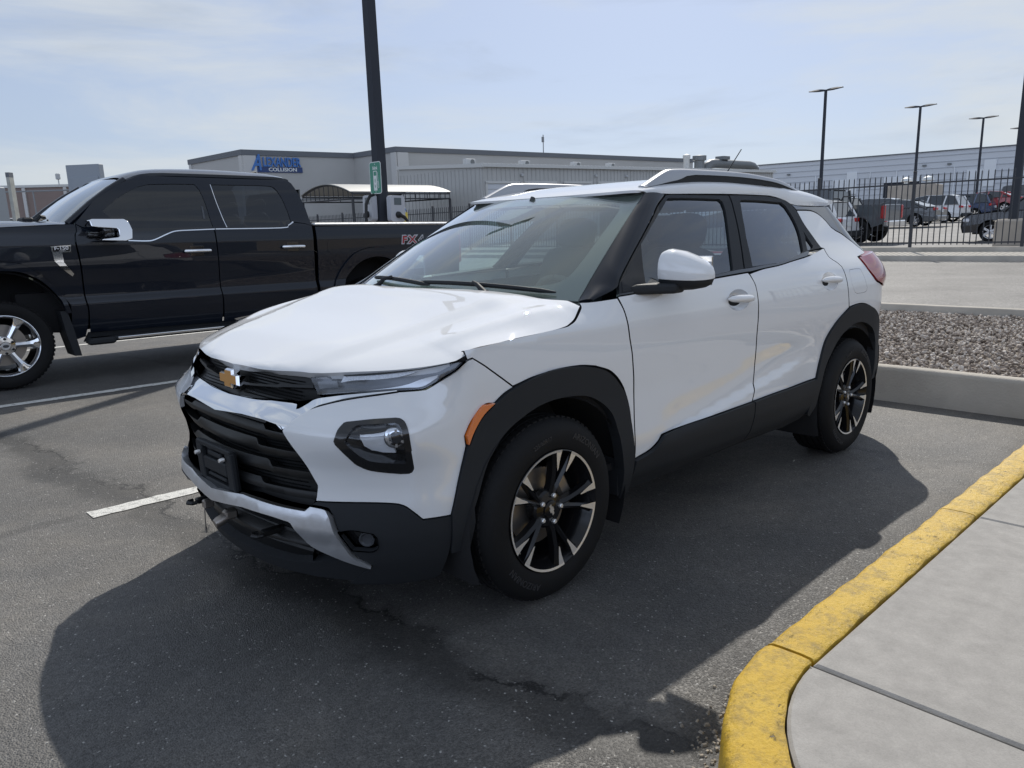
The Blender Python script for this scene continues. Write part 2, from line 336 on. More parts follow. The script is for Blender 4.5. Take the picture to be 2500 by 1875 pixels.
D_={"grille_low":[[[-1.2,0.742]],[[-0.916,0.753],[-0.759,0.754]],[[-0.696,0.751],[-0.666,0.737],[-0.593,0.65],[-0.539,0.556]],[[-0.539,0.553],[-0.548,0.513],[-0.57,0.474]],[[-0.575,0.472],[-0.696,0.474],[-0.908,0.48]],[[-1.2,0.455]]],"chrome":[[[-1.2,0.742]],[[-0.916,0.753],[-0.759,0.754]],[[-0.696,0.751],[-0.666,0.737]],[[-0.663,0.74],[-0.622,0.773],[-0.568,0.803],[-0.505,0.825],[-0.4,0.849],[-0.261,0.871]],[[-0.263,0.874],[-0.367,0.863],[-0.521,0.842],[-0.571,0.825],[-0.613,0.808]],[[-0.626,0.805],[-0.626,0.819]],[[-0.649,0.82],[-0.831,0.814]],[[-1.2,0.802]]],"grille_up":[[[-1.2,0.806]],[[-0.832,0.816],[-0.649,0.822]],[[-0.626,0.821],[-0.571,0.829],[-0.526,0.848]],[[-0.526,0.851],[-0.559,0.905]],[[-0.562,0.908],[-0.762,0.901],[-0.954,0.897]],[[-1.2,0.895]]],"bar_up":[[[-1.2,0.853]],[[-0.978,0.856],[-0.817,0.864],[-0.765,0.866]],[[-0.738,0.874],[-0.553,0.881]],[[-0.552,0.873],[-0.717,0.864]],[[-0.756,0.859],[-0.815,0.857],[-0.986,0.848]],[[-1.2,0.842]]],"bar1":[[[-1.164,0.72],[-1.016,0.7],[-0.907,0.725],[-0.856,0.717],[-0.834,0.699],[-0.663,0.714]],[[-0.666,0.697],[-0.876,0.69],[-0.928,0.697],[-1.03,0.677],[-1.165,0.701]]],"headlight":[[[-0.559,0.906],[-0.361,0.927],[-0.19,0.943],[-0.092,0.956],[-0.062,0.956]],[[-0.064,0.954],[-0.095,0.927],[-0.142,0.899],[-0.177,0.88],[-0.193,0.875]],[[-0.196,0.874],[-0.253,0.872],[-0.367,0.865],[-0.522,0.849]]],"drl":[[[-0.428,0.918],[-0.301,0.929],[-0.196,0.937]],[[-0.2,0.933],[-0.248,0.917],[-0.304,0.907],[-0.389,0.902],[-0.444,0.893]]],"lamp_low":[[[-0.518,0.859],[-0.366,0.877],[-0.25,0.892],[-0.195,0.909],[-0.14,0.921]],[[-0.147,0.906],[-0.192,0.882],[-0.252,0.88],[-0.366,0.871],[-0.514,0.854]]],"bump":[[[-0.064,0.953],[-0.095,0.926],[-0.142,0.898],[-0.177,0.878],[-0.195,0.873],[-0.259,0.87]],[[-0.261,0.869],[-0.4,0.847],[-0.505,0.822],[-0.567,0.801],[-0.621,0.771],[-0.661,0.739]],[[-0.661,0.732],[-0.591,0.65],[-0.537,0.556]],[[-0.537,0.55],[-0.544,0.513],[-0.548,0.501]],[[-0.543,0.501],[-0.391,0.508],[-0.304,0.505],[-0.268,0.495],[-0.244,0.474],[-0.216,0.442]],[[-0.213,0.442],[-0.132,0.441]],[[-0.13,0.44],[-0.099,0.569],[-0.073,0.669]],[[-0.077,0.705],[-0.052,0.751],[-0.006,0.797],[0.042,0.797]],[[0.042,0.797],[0.081,0.823],[0.126,0.841]],[[0.123,0.842],[0.02,0.916],[-0.041,0.961]]],"pod_out":[[[-0.459,0.727],[-0.446,0.758],[-0.427,0.777]],[[-0.418,0.78],[-0.343,0.789],[-0.281,0.792]],[[-0.27,0.79],[-0.259,0.775],[-0.252,0.712],[-0.237,0.628]],[[-0.237,0.621],[-0.243,0.609],[-0.254,0.608]],[[-0.273,0.609],[-0.357,0.625],[-0.394,0.644]],[[-0.402,0.651],[-0.44,0.698],[-0.456,0.717]]],"pod_in":[[[-0.428,0.729],[-0.411,0.759],[-0.393,0.772]],[[-0.384,0.775],[-0.334,0.778],[-0.286,0.779]],[[-0.282,0.778],[-0.273,0.764],[-0.268,0.714],[-0.26,0.653]],[[-0.263,0.645],[-0.302,0.65],[-0.357,0.66],[-0.379,0.673]],[[-0.385,0.677],[-0.414,0.706],[-0.426,0.723]]],"clad_front":[[[-0.545,0.499],[-0.392,0.506],[-0.304,0.503],[-0.268,0.493],[-0.244,0.472],[-0.216,0.44]],[[-0.213,0.439],[-0.131,0.438]],[[-0.128,0.43],[-0.128,0.32],[-0.14,0.2]],[[-0.16,0.19],[-0.45,0.185]],[[-0.365,0.277],[-0.412,0.313],[-0.439,0.347],[-0.47,0.414],[-0.485,0.464]],[[-0.49,0.47],[-0.503,0.484],[-0.559,0.488]]],"skid":[[[-1.2,0.452]],[[-0.907,0.476],[-0.696,0.47],[-0.575,0.469]],[[-0.57,0.473],[-0.557,0.485]],[[-0.553,0.485],[-0.505,0.481],[-0.493,0.469]],[[-0.487,0.459],[-0.474,0.411],[-0.442,0.344],[-0.415,0.31],[-0.368,0.275]],[[-0.375,0.274],[-0.468,0.308],[-0.567,0.348],[-0.609,0.391],[-0.634,0.421]],[[-0.645,0.425],[-0.739,0.431],[-0.904,0.432]],[[-1.2,0.408]]],"intake":[[[-1.2,0.404]],[[-0.904,0.429],[-0.739,0.428],[-0.65,0.42]],[[-0.64,0.416],[-0.614,0.387],[-0.575,0.347]],[[-0.6,0.255],[-0.75,0.235],[-1.2,0.225]]],"fogin":[[[-0.467,0.404],[-0.422,0.412],[-0.362,0.401]],[[-0.351,0.387],[-0.349,0.353],[-0.364,0.34]],[[-0.376,0.339],[-0.426,0.342]]],"fender":[[[0.123,0.843],[0.02,0.917],[-0.043,0.962]],[[-0.087,0.96],[-0.075,0.986]],[[-0.073,0.987],[-0.054,0.994],[0.142,1.01],[0.267,1.017],[0.405,1.025]],[[0.418,1.028],[0.463,1.042],[0.525,1.079],[0.528,1.098]],[[0.536,1.1],[0.595,1.099],[0.715,1.105]],[[0.715,1.104],[0.735,1.055],[0.747,1.003],[0.759,0.94],[0.778,0.864],[0.8,0.742],[0.807,0.577],[0.812,0.436]],[[0.794,0.434],[0.786,0.581],[0.766,0.677],[0.721,0.76],[0.647,0.823],[0.558,0.855]],[[0.55,0.858],[0.46,0.872],[0.336,0.874],[0.219,0.863],[0.147,0.848]]],"amber":[[[-0.075,0.706],[-0.041,0.768],[-0.011,0.798]],[[-0.007,0.8],[0.038,0.799]],[[0.035,0.797],[-0.011,0.767],[-0.046,0.72],[-0.069,0.673]]],"arch_f":[[[-0.13,0.439],[-0.099,0.569],[-0.071,0.669]],[[-0.065,0.673],[-0.024,0.748],[0.042,0.796],[0.127,0.839],[0.263,0.872],[0.369,0.877],[0.483,0.867],[0.578,0.844],[0.639,0.813],[0.695,0.764],[0.741,0.706],[0.777,0.58],[0.799,0.428]],[[0.795,0.36],[0.79,0.26]],[[0.745,0.27],[0.73,0.4]],[[0.696,0.542],[0.658,0.636],[0.618,0.682],[0.569,0.717],[0.511,0.745],[0.437,0.761],[0.325,0.766],[0.221,0.749],[0.101,0.695],[0.034,0.634],[-0.011,0.57],[-0.055,0.45]],[[-0.05,0.4],[-0.06,0.3]],[[-0.125,0.3],[-0.13,0.42]]],"front_door":[[[0.723,1.11],[1.002,1.121]],[[1.41,1.14],[1.747,1.152]],[[1.755,1.145],[1.776,1.092],[1.784,1.013],[1.783,0.919],[1.78,0.856],[1.796,0.692],[1.787,0.612],[1.747,0.526]],[[1.744,0.519],[1.34,0.511],[1.015,0.499]],[[0.997,0.497],[0.967,0.472],[0.913,0.447],[0.814,0.43]],[[0.815,0.436],[0.809,0.577],[0.803,0.742],[0.781,0.863],[0.762,0.939],[0.75,1.003],[0.737,1.055],[0.719,1.105]]],"rear_door":[[[1.761,1.146],[1.913,1.162],[2.093,1.172],[2.258,1.187],[2.481,1.206],[2.726,1.241]],[[2.748,1.241],[2.737,1.215],[2.739,1.188],[2.788,1.157],[2.809,1.135]],[[2.809,1.129],[2.806,1.085],[2.812,1.011],[2.825,0.95],[2.836,0.898]],[[2.824,0.894],[2.702,0.834],[2.587,0.745],[2.523,0.633],[2.476,0.53]],[[2.464,0.528],[2.025,0.526],[1.756,0.52]],[[1.751,0.526],[1.791,0.611],[1.801,0.691],[1.785,0.856],[1.789,0.935],[1.787,1.021],[1.779,1.091]]],"fuel_door":[[[2.889,1.113],[2.958,1.116],[3.026,1.114]],[[3.044,1.111],[3.061,1.062],[3.087,0.999]],[[3.082,0.984],[3.057,0.973],[2.971,0.971],[2.932,0.972]],[[2.906,0.982],[2.868,1.035],[2.872,1.1]]],"belt":[[[0.728,1.12],[1.008,1.13],[1.415,1.153],[1.64,1.167],[1.761,1.171]],[[1.747,1.17],[1.931,1.179],[2.111,1.186],[2.425,1.224],[2.508,1.232]],[[2.521,1.226],[2.474,1.208]],[[2.459,1.205],[2.26,1.188],[2.095,1.173],[1.914,1.164],[1.764,1.154]],[[1.75,1.155],[1.412,1.142],[1.003,1.123],[0.724,1.111]]]}
def Wf(u,z):
    """W continued over both centre lines to the right half"""
    u=np.asarray(u,float); u2=np.where(u<-LF,-2*LF-u,u); u3=np.where(u2>UR+LR,2*(UR+LR)-u2,u2)
    P=W(u3,z); s=np.where((u<-LF)|(u2>UR+LR),-1.,1.); return P*np.stack([1+0*s,s,1+0*s],-1)
def both(segs,c=-LF):
    """half outline starting and ending on the centre line -> full outline"""
    return segs+[[[2*c-p[0],p[1]] for p in reversed(s)] for s in reversed(segs)]
mat('white_paint',(.71,.715,.72),.9,coat=1,coatr=.02,spec=.0); M['white_paint'].node_tree.nodes['Principled BSDF'].inputs['Coat IOR'].default_value=1.78
mat('black_trim',(.021,.023,.026),.6,bump=(900,.12),spec=.22)
mat('pillar_black',(.009,.011,.016),.16,spec=.30)
mat('gloss_black',(.008,.008,.009),.12,coat=.6)
mat('chrome',(.86,.87,.89),.06,metal=1)
mat('satin_silver',(.62,.63,.65),.36,metal=.8,noise=(30,.02))
mat('rail_silver',(.40,.41,.43),.38,metal=.8)
mat('rubber',(.0085,.0085,.009),.7,bump=(260,.2),noise=(9,.25),spec=.22)
mat('grille_black',(.008,.0085,.009),.42,spec=.35)
mat('gold',(.55,.27,.07),.36,metal=.4)
mat('amber',(.72,.17,.02),.18,coat=1,bump=(120,.15))
mat('red_lens',(.30,.012,.016),.12,coat=1)
mat('machined',(.80,.79,.77),.38,metal=.7)
mat('wheel_black',(.007,.007,.008),.22,coat=.25,spec=.3)
mat('rotor',(.34,.31,.28),.4,metal=.9)
mat('interior',(.045,.048,.05),.75,noise=(40,.15))
mat('interior_light',(.50,.50,.47),.8)
mat('underside_gap_shade',(.008,.008,.009),.9)
mat('reflector',(.74,.75,.76),.35,metal=.35,bump=(60,.3))
mat('lamp_dark',(.085,.09,.10),.25,metal=.4)
mat('clear_white',(.78,.80,.84),.25,metal=.15,bump=(150,.8))
mat('grey_letter',(.03,.03,.032),.5)
glassmat('windshield_glass',(.80,.94,.88),.02,dust=.18)
glassmat('door_glass',(.66,.84,.90),.36)
glassmat('dark_glass',(.52,.64,.74),.72)
glassmat('lens_glass',(.95,.97,1),.03)
suv=empty('parked_suv',(0,0,0),0,'large white SUV with black cladding and gold emblem parked beside the yellow kerb','SUV')
Bd=lambda n,*k,**q: panel(n,Wf,*k,**q)
# ---- hood: a height field over (x,y)
fen=D_['fender']; hl=D_['headlight']; gu=D_['grille_up']
cut=np.vstack([smooth_seg(s) for s in fen[2:4]]); cutP=W(cut[:,0],cut[:,1]); cutP=cutP[cut[:,0]>-.07]
hlt=smooth_seg(hl[0]); hltP=W(hlt[:,0],hlt[:,1]+.004); hltP=hltP[hlt[:,0]<-.09]
lipu=np.array([[-1.2,.897],[-.954,.899],[-.762,.903],[-.562,.909]]); lipP=W(lipu[:,0],lipu[:,1]+.003)
CB=(-.27,.22,.80,1.097,.032); HB=(-.97,.12,.592,1.532,.004)   # cowl and header curves: x0, bow, half width, z, rise
cowl=lambda v: np.stack([CB[0]+CB[1]*(1-v*v),CB[2]*v,CB[3]+CB[4]*(1-v*v)],-1)
head=lambda v: np.stack([HB[0]+HB[1]*(1-v*v),HB[2]*v,HB[3]+HB[4]*(1-v*v)],-1)
rear=cowl(np.linspace(.97,0,9))+np.array([.025,0,-.006])
h5x=[-.30,-.226,-.163,-.106,.158,.30,.36,.403,.502,.63,.718,.759,.778,.80]
hY=pch(h5x,[.83,.845,.873,.885,.885,.874,.866,.857,.797,.648,.464,.298,.17,.10])
hE=pch(h5x,[1.106,1.086,1.048,1.029,1.012,.998,.981,.964,.948,.931,.913,.906,.902,.896])
hC=pch([-.3,-.03,.10,.30,.50,.62,.70,.74,.765,.785,.80],[1.137,1.129,1.096,1.040,.995,.966,.945,.932,.921,.908,.898])
ridge1=pch([-.3,-.2,.1,.4,.6,.72],[.70,.675,.615,.545,.485,.44])
ridge2=pch([-.3,-.15,.1,.3,.45],[.80,.785,.765,.735,.69])
def HZ(x,y):
    """arched section between the centre profile and the edge profile, with two pressed ridges each side"""
    a=np.abs(np.asarray(y,float)); x=np.asarray(x,float); t=np.clip(a/hY(x),0,1.15); p=5.0
    z=hE(x)+(hC(x)-hE(x))*(1-t**p)
    f=sstep(.74,.55,x)*sstep(-.24,-.05,x)
    z=z+.015*f*(sstep(.05,-.06,a-ridge1(x))-.5*t**3)+.012*sstep(.50,.25,x)*sstep(-.24,-.08,x)*np.exp(-((a-ridge2(x))/.045)**2)
    return z
Hs=lambda x,y: np.stack([np.asarray(x,float),np.asarray(y,float),HZ(x,y)],-1)
half=[lipP[:,:2].tolist(),hltP[1:,:2].tolist(),cutP[:,:2].tolist(),rear[:,:2].tolist()]
full=[[[x,-y] for x,y in reversed(s)] for s in reversed(half)]
panel('hood',Hs,half+full,'white_paint',suv,gap=.0042,depth=.030,res=.026,dark=lambda q: abs(q[1])>.55 and q[0]<.42)
# ---- painted body panels
clean=lambda n: D_[n]
Bd('front_bumper',[s for s in clean('bump')],'white_paint',suv,gap=.0018,holes=[[[p for p in s] for s in D_['pod_out']]],sides=(1,-1),res=.022,
   off=lambda u,z: .006*np.exp(-((u+.235)/.02)**2)*sstep(.82,.70,z)*sstep(.45,.5,z)+.010*sstep(-.33,-.20,u)*(1-sstep(-.16,-.08,u))*0)
fen[1]=[[-.060,.958],[-.066,.986]]
Bd('fender',clean('fender'),'white_paint',suv,gap=.003,sides=(1,-1),res=.024,dark=True)
HU=(1.605,2.597); HZ_=(1.034,1.065)
def ell(u,z,a,b): return [[[u+a*math.cos(t),z+b*math.sin(t)] for t in np.linspace(0,2*math.pi,26,endpoint=False)]]
fd=Bd('door',clean('front_door'),'white_paint',suv,gap=.0022,sides=(1,-1),res=.019,dark=True,holes=[ell(HU[0],HZ_[0]-.002,.098,.05)])
rd=Bd('door',clean('rear_door'),'white_paint',suv,gap=.0022,sides=(1,-1),res=.019,dark=True,holes=[ell(HU[1],HZ_[1]-.002,.098,.05)])
FU=D_['fuel_door']
QP=[[[2.752,1.241],[2.741,1.215],[2.743,1.188],[2.792,1.157],[2.813,1.135]],[[2.813,1.129],[2.810,1.085],[2.816,1.011],[2.829,.95],[2.840,.902]],
    [[2.92,.910],[3.005,.911],[3.10,.897],[3.2,.862],[3.3,.79],[3.37,.70],[3.41,.60]],[[3.50,.60],[3.80,.60],[3.80,.97]],[[3.36,.985],[3.25,1.015],[3.205,1.036],[3.147,1.106],[3.132,1.176]],
    [[3.135,1.18],[3.3,1.20]],[[3.23,1.27],[3.156,1.316],[3.09,1.338],[3.045,1.36]],[[3.02,1.40],[2.985,1.43],[2.94,1.45],[2.86,1.461],[2.688,1.461]],[[2.684,1.458],[2.674,1.382],[2.702,1.297],[2.719,1.246]]]
qp=Bd('quarter_panel',QP,'white_paint',suv,gap=.002,sides=(1,-1),res=.028,dark=True,holes=[FU])
Bd('fuel_door',FU,'white_paint',list(qp),gap=.0018,depth=.01,sides=(1,-1),res=.03)
# ---- roof: cross-arched sheet, (x, w) with w*0.6 across
RE=np.array([[-.97,.592,1.533],[-1.1,.601,1.533],[-1.4,.598,1.539],[-1.7,.592,1.544],[-2.0,.580,1.546],[-2.14,.574,1.546],[-2.29,.584,1.529],[-2.364,.606,1.501],[-2.47,.608,1.492],[-2.73,.590,1.492],[-2.90,.565,1.496],[-3.0,.545,1.500]])[::-1]
ry=pch(RE[:,0],RE[:,1]); rz_=pch(RE[:,0],RE[:,2]); rzc=pch([-3.05,-2.9,-2.6,-2.2,-1.8,-1.5,-1.2,-1.0,-.85],[1.55,1.578,1.612,1.636,1.640,1.632,1.606,1.573,1.536])
def Rs(x,t):
    x=np.asarray(x,float); t=np.clip(np.asarray(t,float)/.6,-1,1); v=np.sign(t)*(1-(1-np.abs(t))**3); y=ry(x)*v
    return np.stack([x,y,rz_(x)+(rzc(x)-rz_(x))*np.maximum(1-np.abs(y/ry(x))**4,0)**.25],-1)
hv=np.linspace(1,0,9); hc=head(hv); hx=np.stack([hc[:,0]-.012,hv*.6],1)
rh=[hx[::-1].tolist()]; xs_=np.linspace(-1.0,-2.98,28)
rl=[[ [x,.6] for x in xs_]]; rb=[[[-3.0,.55],[-3.03,.3],[-3.04,0]]]
halfr=[s for s in rh]+rl+rb
mir=[[[a,-b] for a,b in reversed(s)] for s in reversed(halfr)]
panel('roof',Rs,halfr+mir,'white_paint',suv,gap=.0,depth=.012,res=.020)
# ---- windshield (a across, b up the slope)
WL=.86
def WSf(a,b):
    a=np.asarray(a,float);b=np.asarray(b,float)
    v=a/.7; t=(b/WL)[...,None]; p=cowl(v)*(1-t)+head(v)*t; n=np.array([.62,0,.78])
    return p+n*(.018*4*t*(1-t)*(1-(v*v)[...,None]*.6))
full_ws=[[[.695,.003],[.695,WL-.004]],[[.35,WL-.004],[0,WL-.004],[-.35,WL-.004]],[[-.695,WL-.004],[-.695,.003]],[[-.35,.003],[0,.003],[.35,.003]]]
day=[[[.52,.085],[.585,.11],[.618,.17],[.628,.30]],[[.632,.60],[.628,.71],[.60,.758],[.54,.77]],[[.3,.776],[0,.778],[-.3,.776],[-.54,.77]],[[-.60,.758],[-.628,.71],[-.632,.60],[-.628,.30],[-.618,.17],[-.585,.11],[-.52,.085]],[[-.3,.075],[0,.072],[.3,.075]]]
ws=panel('windshield',WSf,full_ws,'windshield_glass',suv,gap=0,depth=0,res=.05)
panel('frit',WSf,full_ws,'gloss_black',ws,gap=.001,depth=0,off=-.005,res=.05,holes=[day])
cb=[[[-.10,.76],[.10,.76]],[[.055,.66],[.035,.635]],[[-.06,.635],[-.085,.65]]]
panel('sensor_cover',WSf,cb,'interior',ws,gap=0,depth=.03,off=-.012,res=.05)
# ---- A pillar: strip from the windshield edge to the door frame
AP=np.array([[.60,1.104],[.744,1.148],[.768,1.170],[.879,1.237],[1.027,1.323],[1.211,1.429],[1.300,1.482],[1.405,1.527]])
apu=pch(np.linspace(0,1,8),AP[:,0]); apz=pch(np.linspace(0,1,8),AP[:,1])
def Ap(s,t):
    s=np.asarray(s,float);t=np.asarray(t,float); q=np.clip(s/.8,0,1); k=(t/.15)[...,None]
    a=WSf(.697+0*q,q*(WL-.004)); b=W(apu(q),apz(q)); n=np.array([.35,.65,.45])
    return a*(1-k)+b*k+n*(.014*4*k*(1-k))+n*.006*(1-k)
panel('a_pillar',Ap,[[[.0,.0],[.8,0]],[[.8,.147],[.0,.147]]],'pillar_black',suv,gap=0,depth=.02,res=.02,sides=(1,-1),flip=True)
# ---- side glass and frames
FG=[[[.905,1.126],[.935,1.175],[.976,1.241],[1.020,1.305]],[[1.18,1.394],[1.385,1.500]],[[1.41,1.511],[1.632,1.514],[1.86,1.513]],[[1.872,1.50],[1.842,1.446],[1.735,1.312],[1.640,1.180]],[[1.625,1.168],[1.404,1.153],[1.088,1.134]]]
RG=[[[1.823,1.178],[2.109,1.186],[2.30,1.204],[2.415,1.222]],[[2.456,1.233],[2.514,1.294],[2.556,1.356],[2.574,1.424],[2.570,1.485]],[[2.55,1.506],[2.293,1.513],[2.085,1.513]],[[2.055,1.503],[1.99,1.43],[1.902,1.318]]]
QG=[[[2.607,1.342],[2.612,1.31],[2.622,1.26]],[[2.61,1.25],[2.56,1.240],[2.515,1.236]],[[2.55,1.275],[2.59,1.31]]]
FF=[[[.728,1.118],[1.008,1.128],[1.415,1.151],[1.722,1.167]],[[1.732,1.172],[1.784,1.246],[1.866,1.363],[1.949,1.485],[1.985,1.536]],[[1.70,1.532],[1.52,1.531],[1.420,1.528]],[[1.405,1.524],[1.300,1.478],[1.211,1.425],[1.027,1.320],[.879,1.234],[.768,1.167],[.744,1.145]]]
RF=[[[1.740,1.170],[1.931,1.178],[2.111,1.185],[2.425,1.222],[2.508,1.230],[2.715,1.243]],[[2.717,1.25],[2.698,1.297],[2.670,1.382],[2.680,1.458]],[[2.663,1.498],[2.63,1.517],[2.595,1.528]],[[2.43,1.541],[2.2,1.541],[1.995,1.537]],[[1.957,1.485],[1.874,1.363],[1.792,1.246]]]
ff=Bd('window_frame',FF,'black_trim',suv,gap=.002,holes=[FG],sides=(1,-1),off=.001,res=.03)
rf=Bd('window_frame',RF,'black_trim',suv,gap=.002,holes=[RG,QG],sides=(1,-1),off=.001,res=.03)
Bd('window',FG,'door_glass',suv,gap=-.006,depth=0,off=-.008,sides=(1,-1),res=.04)
Bd('window',RG,'dark_glass',suv,gap=-.006,depth=0,off=-.008,sides=(1,-1),res=.04)
Bd('quarter_window',QG,'dark_glass',suv,gap=-.004,depth=0,off=-.008,sides=(1,-1),res=.04)
Bd('belt_moulding',D_['belt'],'gloss_black',suv,gap=.001,off=.004,sides=(1,-1),res=.03)
Bd('rear_side_glass',[[[2.666,1.496],[2.774,1.488],[3.03,1.488],[3.2,1.49],[3.34,1.49]],[[3.40,1.40],[3.46,1.30],[3.30,1.205]],[[3.233,1.274],[3.16,1.320],[3.093,1.342],[3.05,1.363]],[[3.024,1.404],[2.988,1.434],[2.942,1.454],[2.862,1.465],[2.69,1.465]]],'gloss_black',suv,gap=.002,sides=(1,-1),res=.03)
sail=[[[.75,1.122],[.892,1.126]],[[.93,1.174],[.976,1.241],[1.012,1.30]],[[.879,1.228],[.772,1.164]]]
Bd('sail_panel',sail,'black_trim',ff,gap=.001,off=.003,depth=.004,sides=(1,-1),res=.04)
# ---- black cladding
AF=D_['arch_f']
def flare(u0,z0,r0,r1,h):
    return lambda u,z: h*sstep(r1,r0,np.hypot(u-u0,(z-z0)))
Bd('wheel_arch',AF,'black_trim',suv,gap=.001,depth=.05,off=.013,sides=(1,-1),res=.022)
RA=[[[2.478,.530],[2.523,.633],[2.587,.745],[2.702,.836],[2.768,.868],[2.840,.897],[2.92,.908],[3.005,.908],[3.10,.895],[3.2,.860],[3.3,.788],[3.368,.70],[3.40,.62]],[[3.40,.45],[3.385,.40]],[[3.262,.40],[3.266,.45],[3.275,.55],[3.272,.64]],[[3.25,.70],[3.20,.745],[3.115,.781],[3.0,.797],[2.896,.787],[2.762,.734],[2.627,.628],[2.559,.544],[2.517,.44],[2.505,.363]],[[2.46,.31],[2.42,.34],[2.44,.45]]]
Bd('wheel_arch',RA,'black_trim',suv,gap=.001,depth=.05,off=.013,sides=(1,-1),res=.022)
RK=[[[.803,.425],[.913,.444],[.965,.470],[.998,.493],[1.02,.497]],[[1.337,.510],[1.735,.519]],[[1.735,.45],[1.73,.315]],[[1.3,.29],[.80,.26]],[[.80,.33]]]
RK2=[[[1.742,.520],[2.015,.526],[2.464,.526]],[[2.44,.45],[2.42,.35],[2.41,.29]],[[2.2,.28],[1.737,.315]],[[1.741,.45]]]
Bd('rocker_cladding',RK,'black_trim',suv,gap=.0015,off=lambda u,z:.012+.01*sstep(.36,.46,z)-.03*sstep(.38,.27,z),sides=(1,-1),res=.025)
Bd('rocker_cladding',RK2,'black_trim',suv,gap=.0015,off=lambda u,z:.012+.01*sstep(.36,.46,z)-.03*sstep(.38,.27,z),sides=(1,-1),res=.025)
CLF=D_['clad_front']
lc=Bd('lower_bumper',CLF,'black_trim',suv,gap=.001,off=.004,sides=(1,-1),res=.025,holes=[D_['fogin']])
Bd('fog_recess',D_['fogin'],'gloss_black',list(lc),gap=-.002,off=-.03,depth=-.04,sides=(1,-1),res=.03)
for i,s in enumerate((1,-1)):
    c=W(np.array(-.385),np.array(.374))*[1,s,1]; n=nrm(W,np.array(-.385),np.array(.374))*[1,s,1]
    q=Vector(n).to_track_quat('Y','Z').to_matrix().to_4x4(); q.translation=Vector(c-n*.022)
    MB().lathe([(0,.004),(.016,.006),(.022,.014),(.026,.014),(.027,0)],24,q).build('fog_lamp','lamp_dark',lc[i],smooth=40)
Bd('side_marker',D_['amber'],'amber',suv,gap=.001,off=.014,sides=(1,-1),res=.02)
# ---- nose
Bd('skid_plate',both(D_['skid']),'satin_silver',suv,gap=.001,off=lambda u,z:.016+.010*sstep(.36,.41,z)*sstep(.50,.46,z),depth=.03,res=.022)
Bd('air_intake',both(D_['intake']),'grille_black',suv,gap=-.006,off=lambda u,z:-.035-.10*sstep(.30,.40,z),depth=-.03,res=.04)
slat=MB()
for zz,xx in ((.30,.815),(.345,.80)):
    t=np.linspace(-.50,.50,15); slat.tube([(xx-.10*(a/.6)**2,a,zz) for a in t],.010,6)
slat.build('intake_slat','grille_black',suv,smooth=40)
lip=[[[-1.2,.232],[-.75,.240],[-.61,.258],[-.46,.29]],[[-.36,.262],[-.40,.20]],[[-.6,.195],[-.8,.19],[-1.2,.185]]]
Bd('chin_spoiler',both(lip),'black_trim',suv,gap=0,off=.0,depth=.05,res=.03)
GL=D_['grille_low']; lg=Bd('lower_grille',both(GL),'grille_black',suv,gap=-.003,off=-.055,depth=-.055,res=.03)
def mesh_insert(parent,zs,us,depth,skip,hx,hz):
    """rows of little raised cells behind the wings, one insert each side of the middle"""
    for sd in (1,-1):
        m=MB()
        for r,z in enumerate(zs):
            for u in us:
                uu=u+((us[1]-us[0])/2 if r%2 else 0)
                if (uu+1.2)*sd<.004 or skip(uu,z): continue
                c=Wf(np.array(uu),np.array(z)); n=nrm(Wf,np.array(uu),np.array(z)); q=Vector(n).to_track_quat('Y','Z').to_matrix().to_4x4(); q.translation=Vector(c-n*depth(z))
                m.add([(-hx,0,-hz),(hx,0,-hz),(hx,.004,hz*.6),(-hx,.004,hz*.6)],[(0,1,2,3)],q)
        m.build('mesh_insert','grille_black',parent)
mesh_insert(lg,np.arange(.50,.70,.0105),np.arange(-1.78,-.62,.018),lambda z:.054,lambda u,z:abs(u+1.2)>.60-abs(z-.555)*.62,.0066,.003)
def wing(zc,h,u_in,step_u,dz,drop,name='grille_bar'):
    """horizontal wing that steps down outboard of step_u"""
    up=[];lo=[]
    for u in np.linspace(-1.2,u_in,30):
        k=sstep(step_u-.02,step_u+.02,u); up.append([u,zc+h/2-drop*k+ (dz*(u+1.2))]); lo.append([u,zc-h/2-drop*k*.45+(dz*(u+1.2))])
    Bd(name,both([up,lo[::-1]]),'grille_black',lg,gap=0,off=lambda u,z:-.012-.4*np.abs(z-(zc+dz*np.abs(u+1.2))),depth=.035,res=.02,step=.03)
wing(.716,.040,-.60,-.80,.010,.018)
wing(.652,.044,-.565,-.86,.010,.020)
wing(.585,.042,-.535,-.78,.012,.020)
wing(.520,.036,-.535,-.84,.008,.016)
Bd('chrome_bar',both(D_['chrome']),'chrome',suv,gap=.0005,off=lambda u,z:-.012*sstep(-.5,-.6,np.where(u<-1.2,-2.4-u,u))+.034*sstep(.83,.74,z)*sstep(-.58,-.84,np.where(u<-1.2,-2.4-u,u))+.006*sstep(-.5,-.4,np.where(u<-1.2,-2.4-u,u)),depth=.03,res=.012)
ug=Bd('upper_grille',both(D_['grille_up']),'grille_black',suv,gap=-.004,off=lambda u,z:-.050+.022*sstep(.845,.81,z),depth=-.026,res=.025)
Bd('grille_bar',both(D_['bar_up']),'grille_black',ug,gap=0,off=-.012,depth=.03,res=.02)
mesh_insert(ug,np.arange(.822,.895,.0095),np.arange(-1.74,-.64,.017),lambda z:.050-.022*float(sstep(.845,.81,z))-.002,lambda u,z:abs(u+1.2)<.09,.006,.0028)
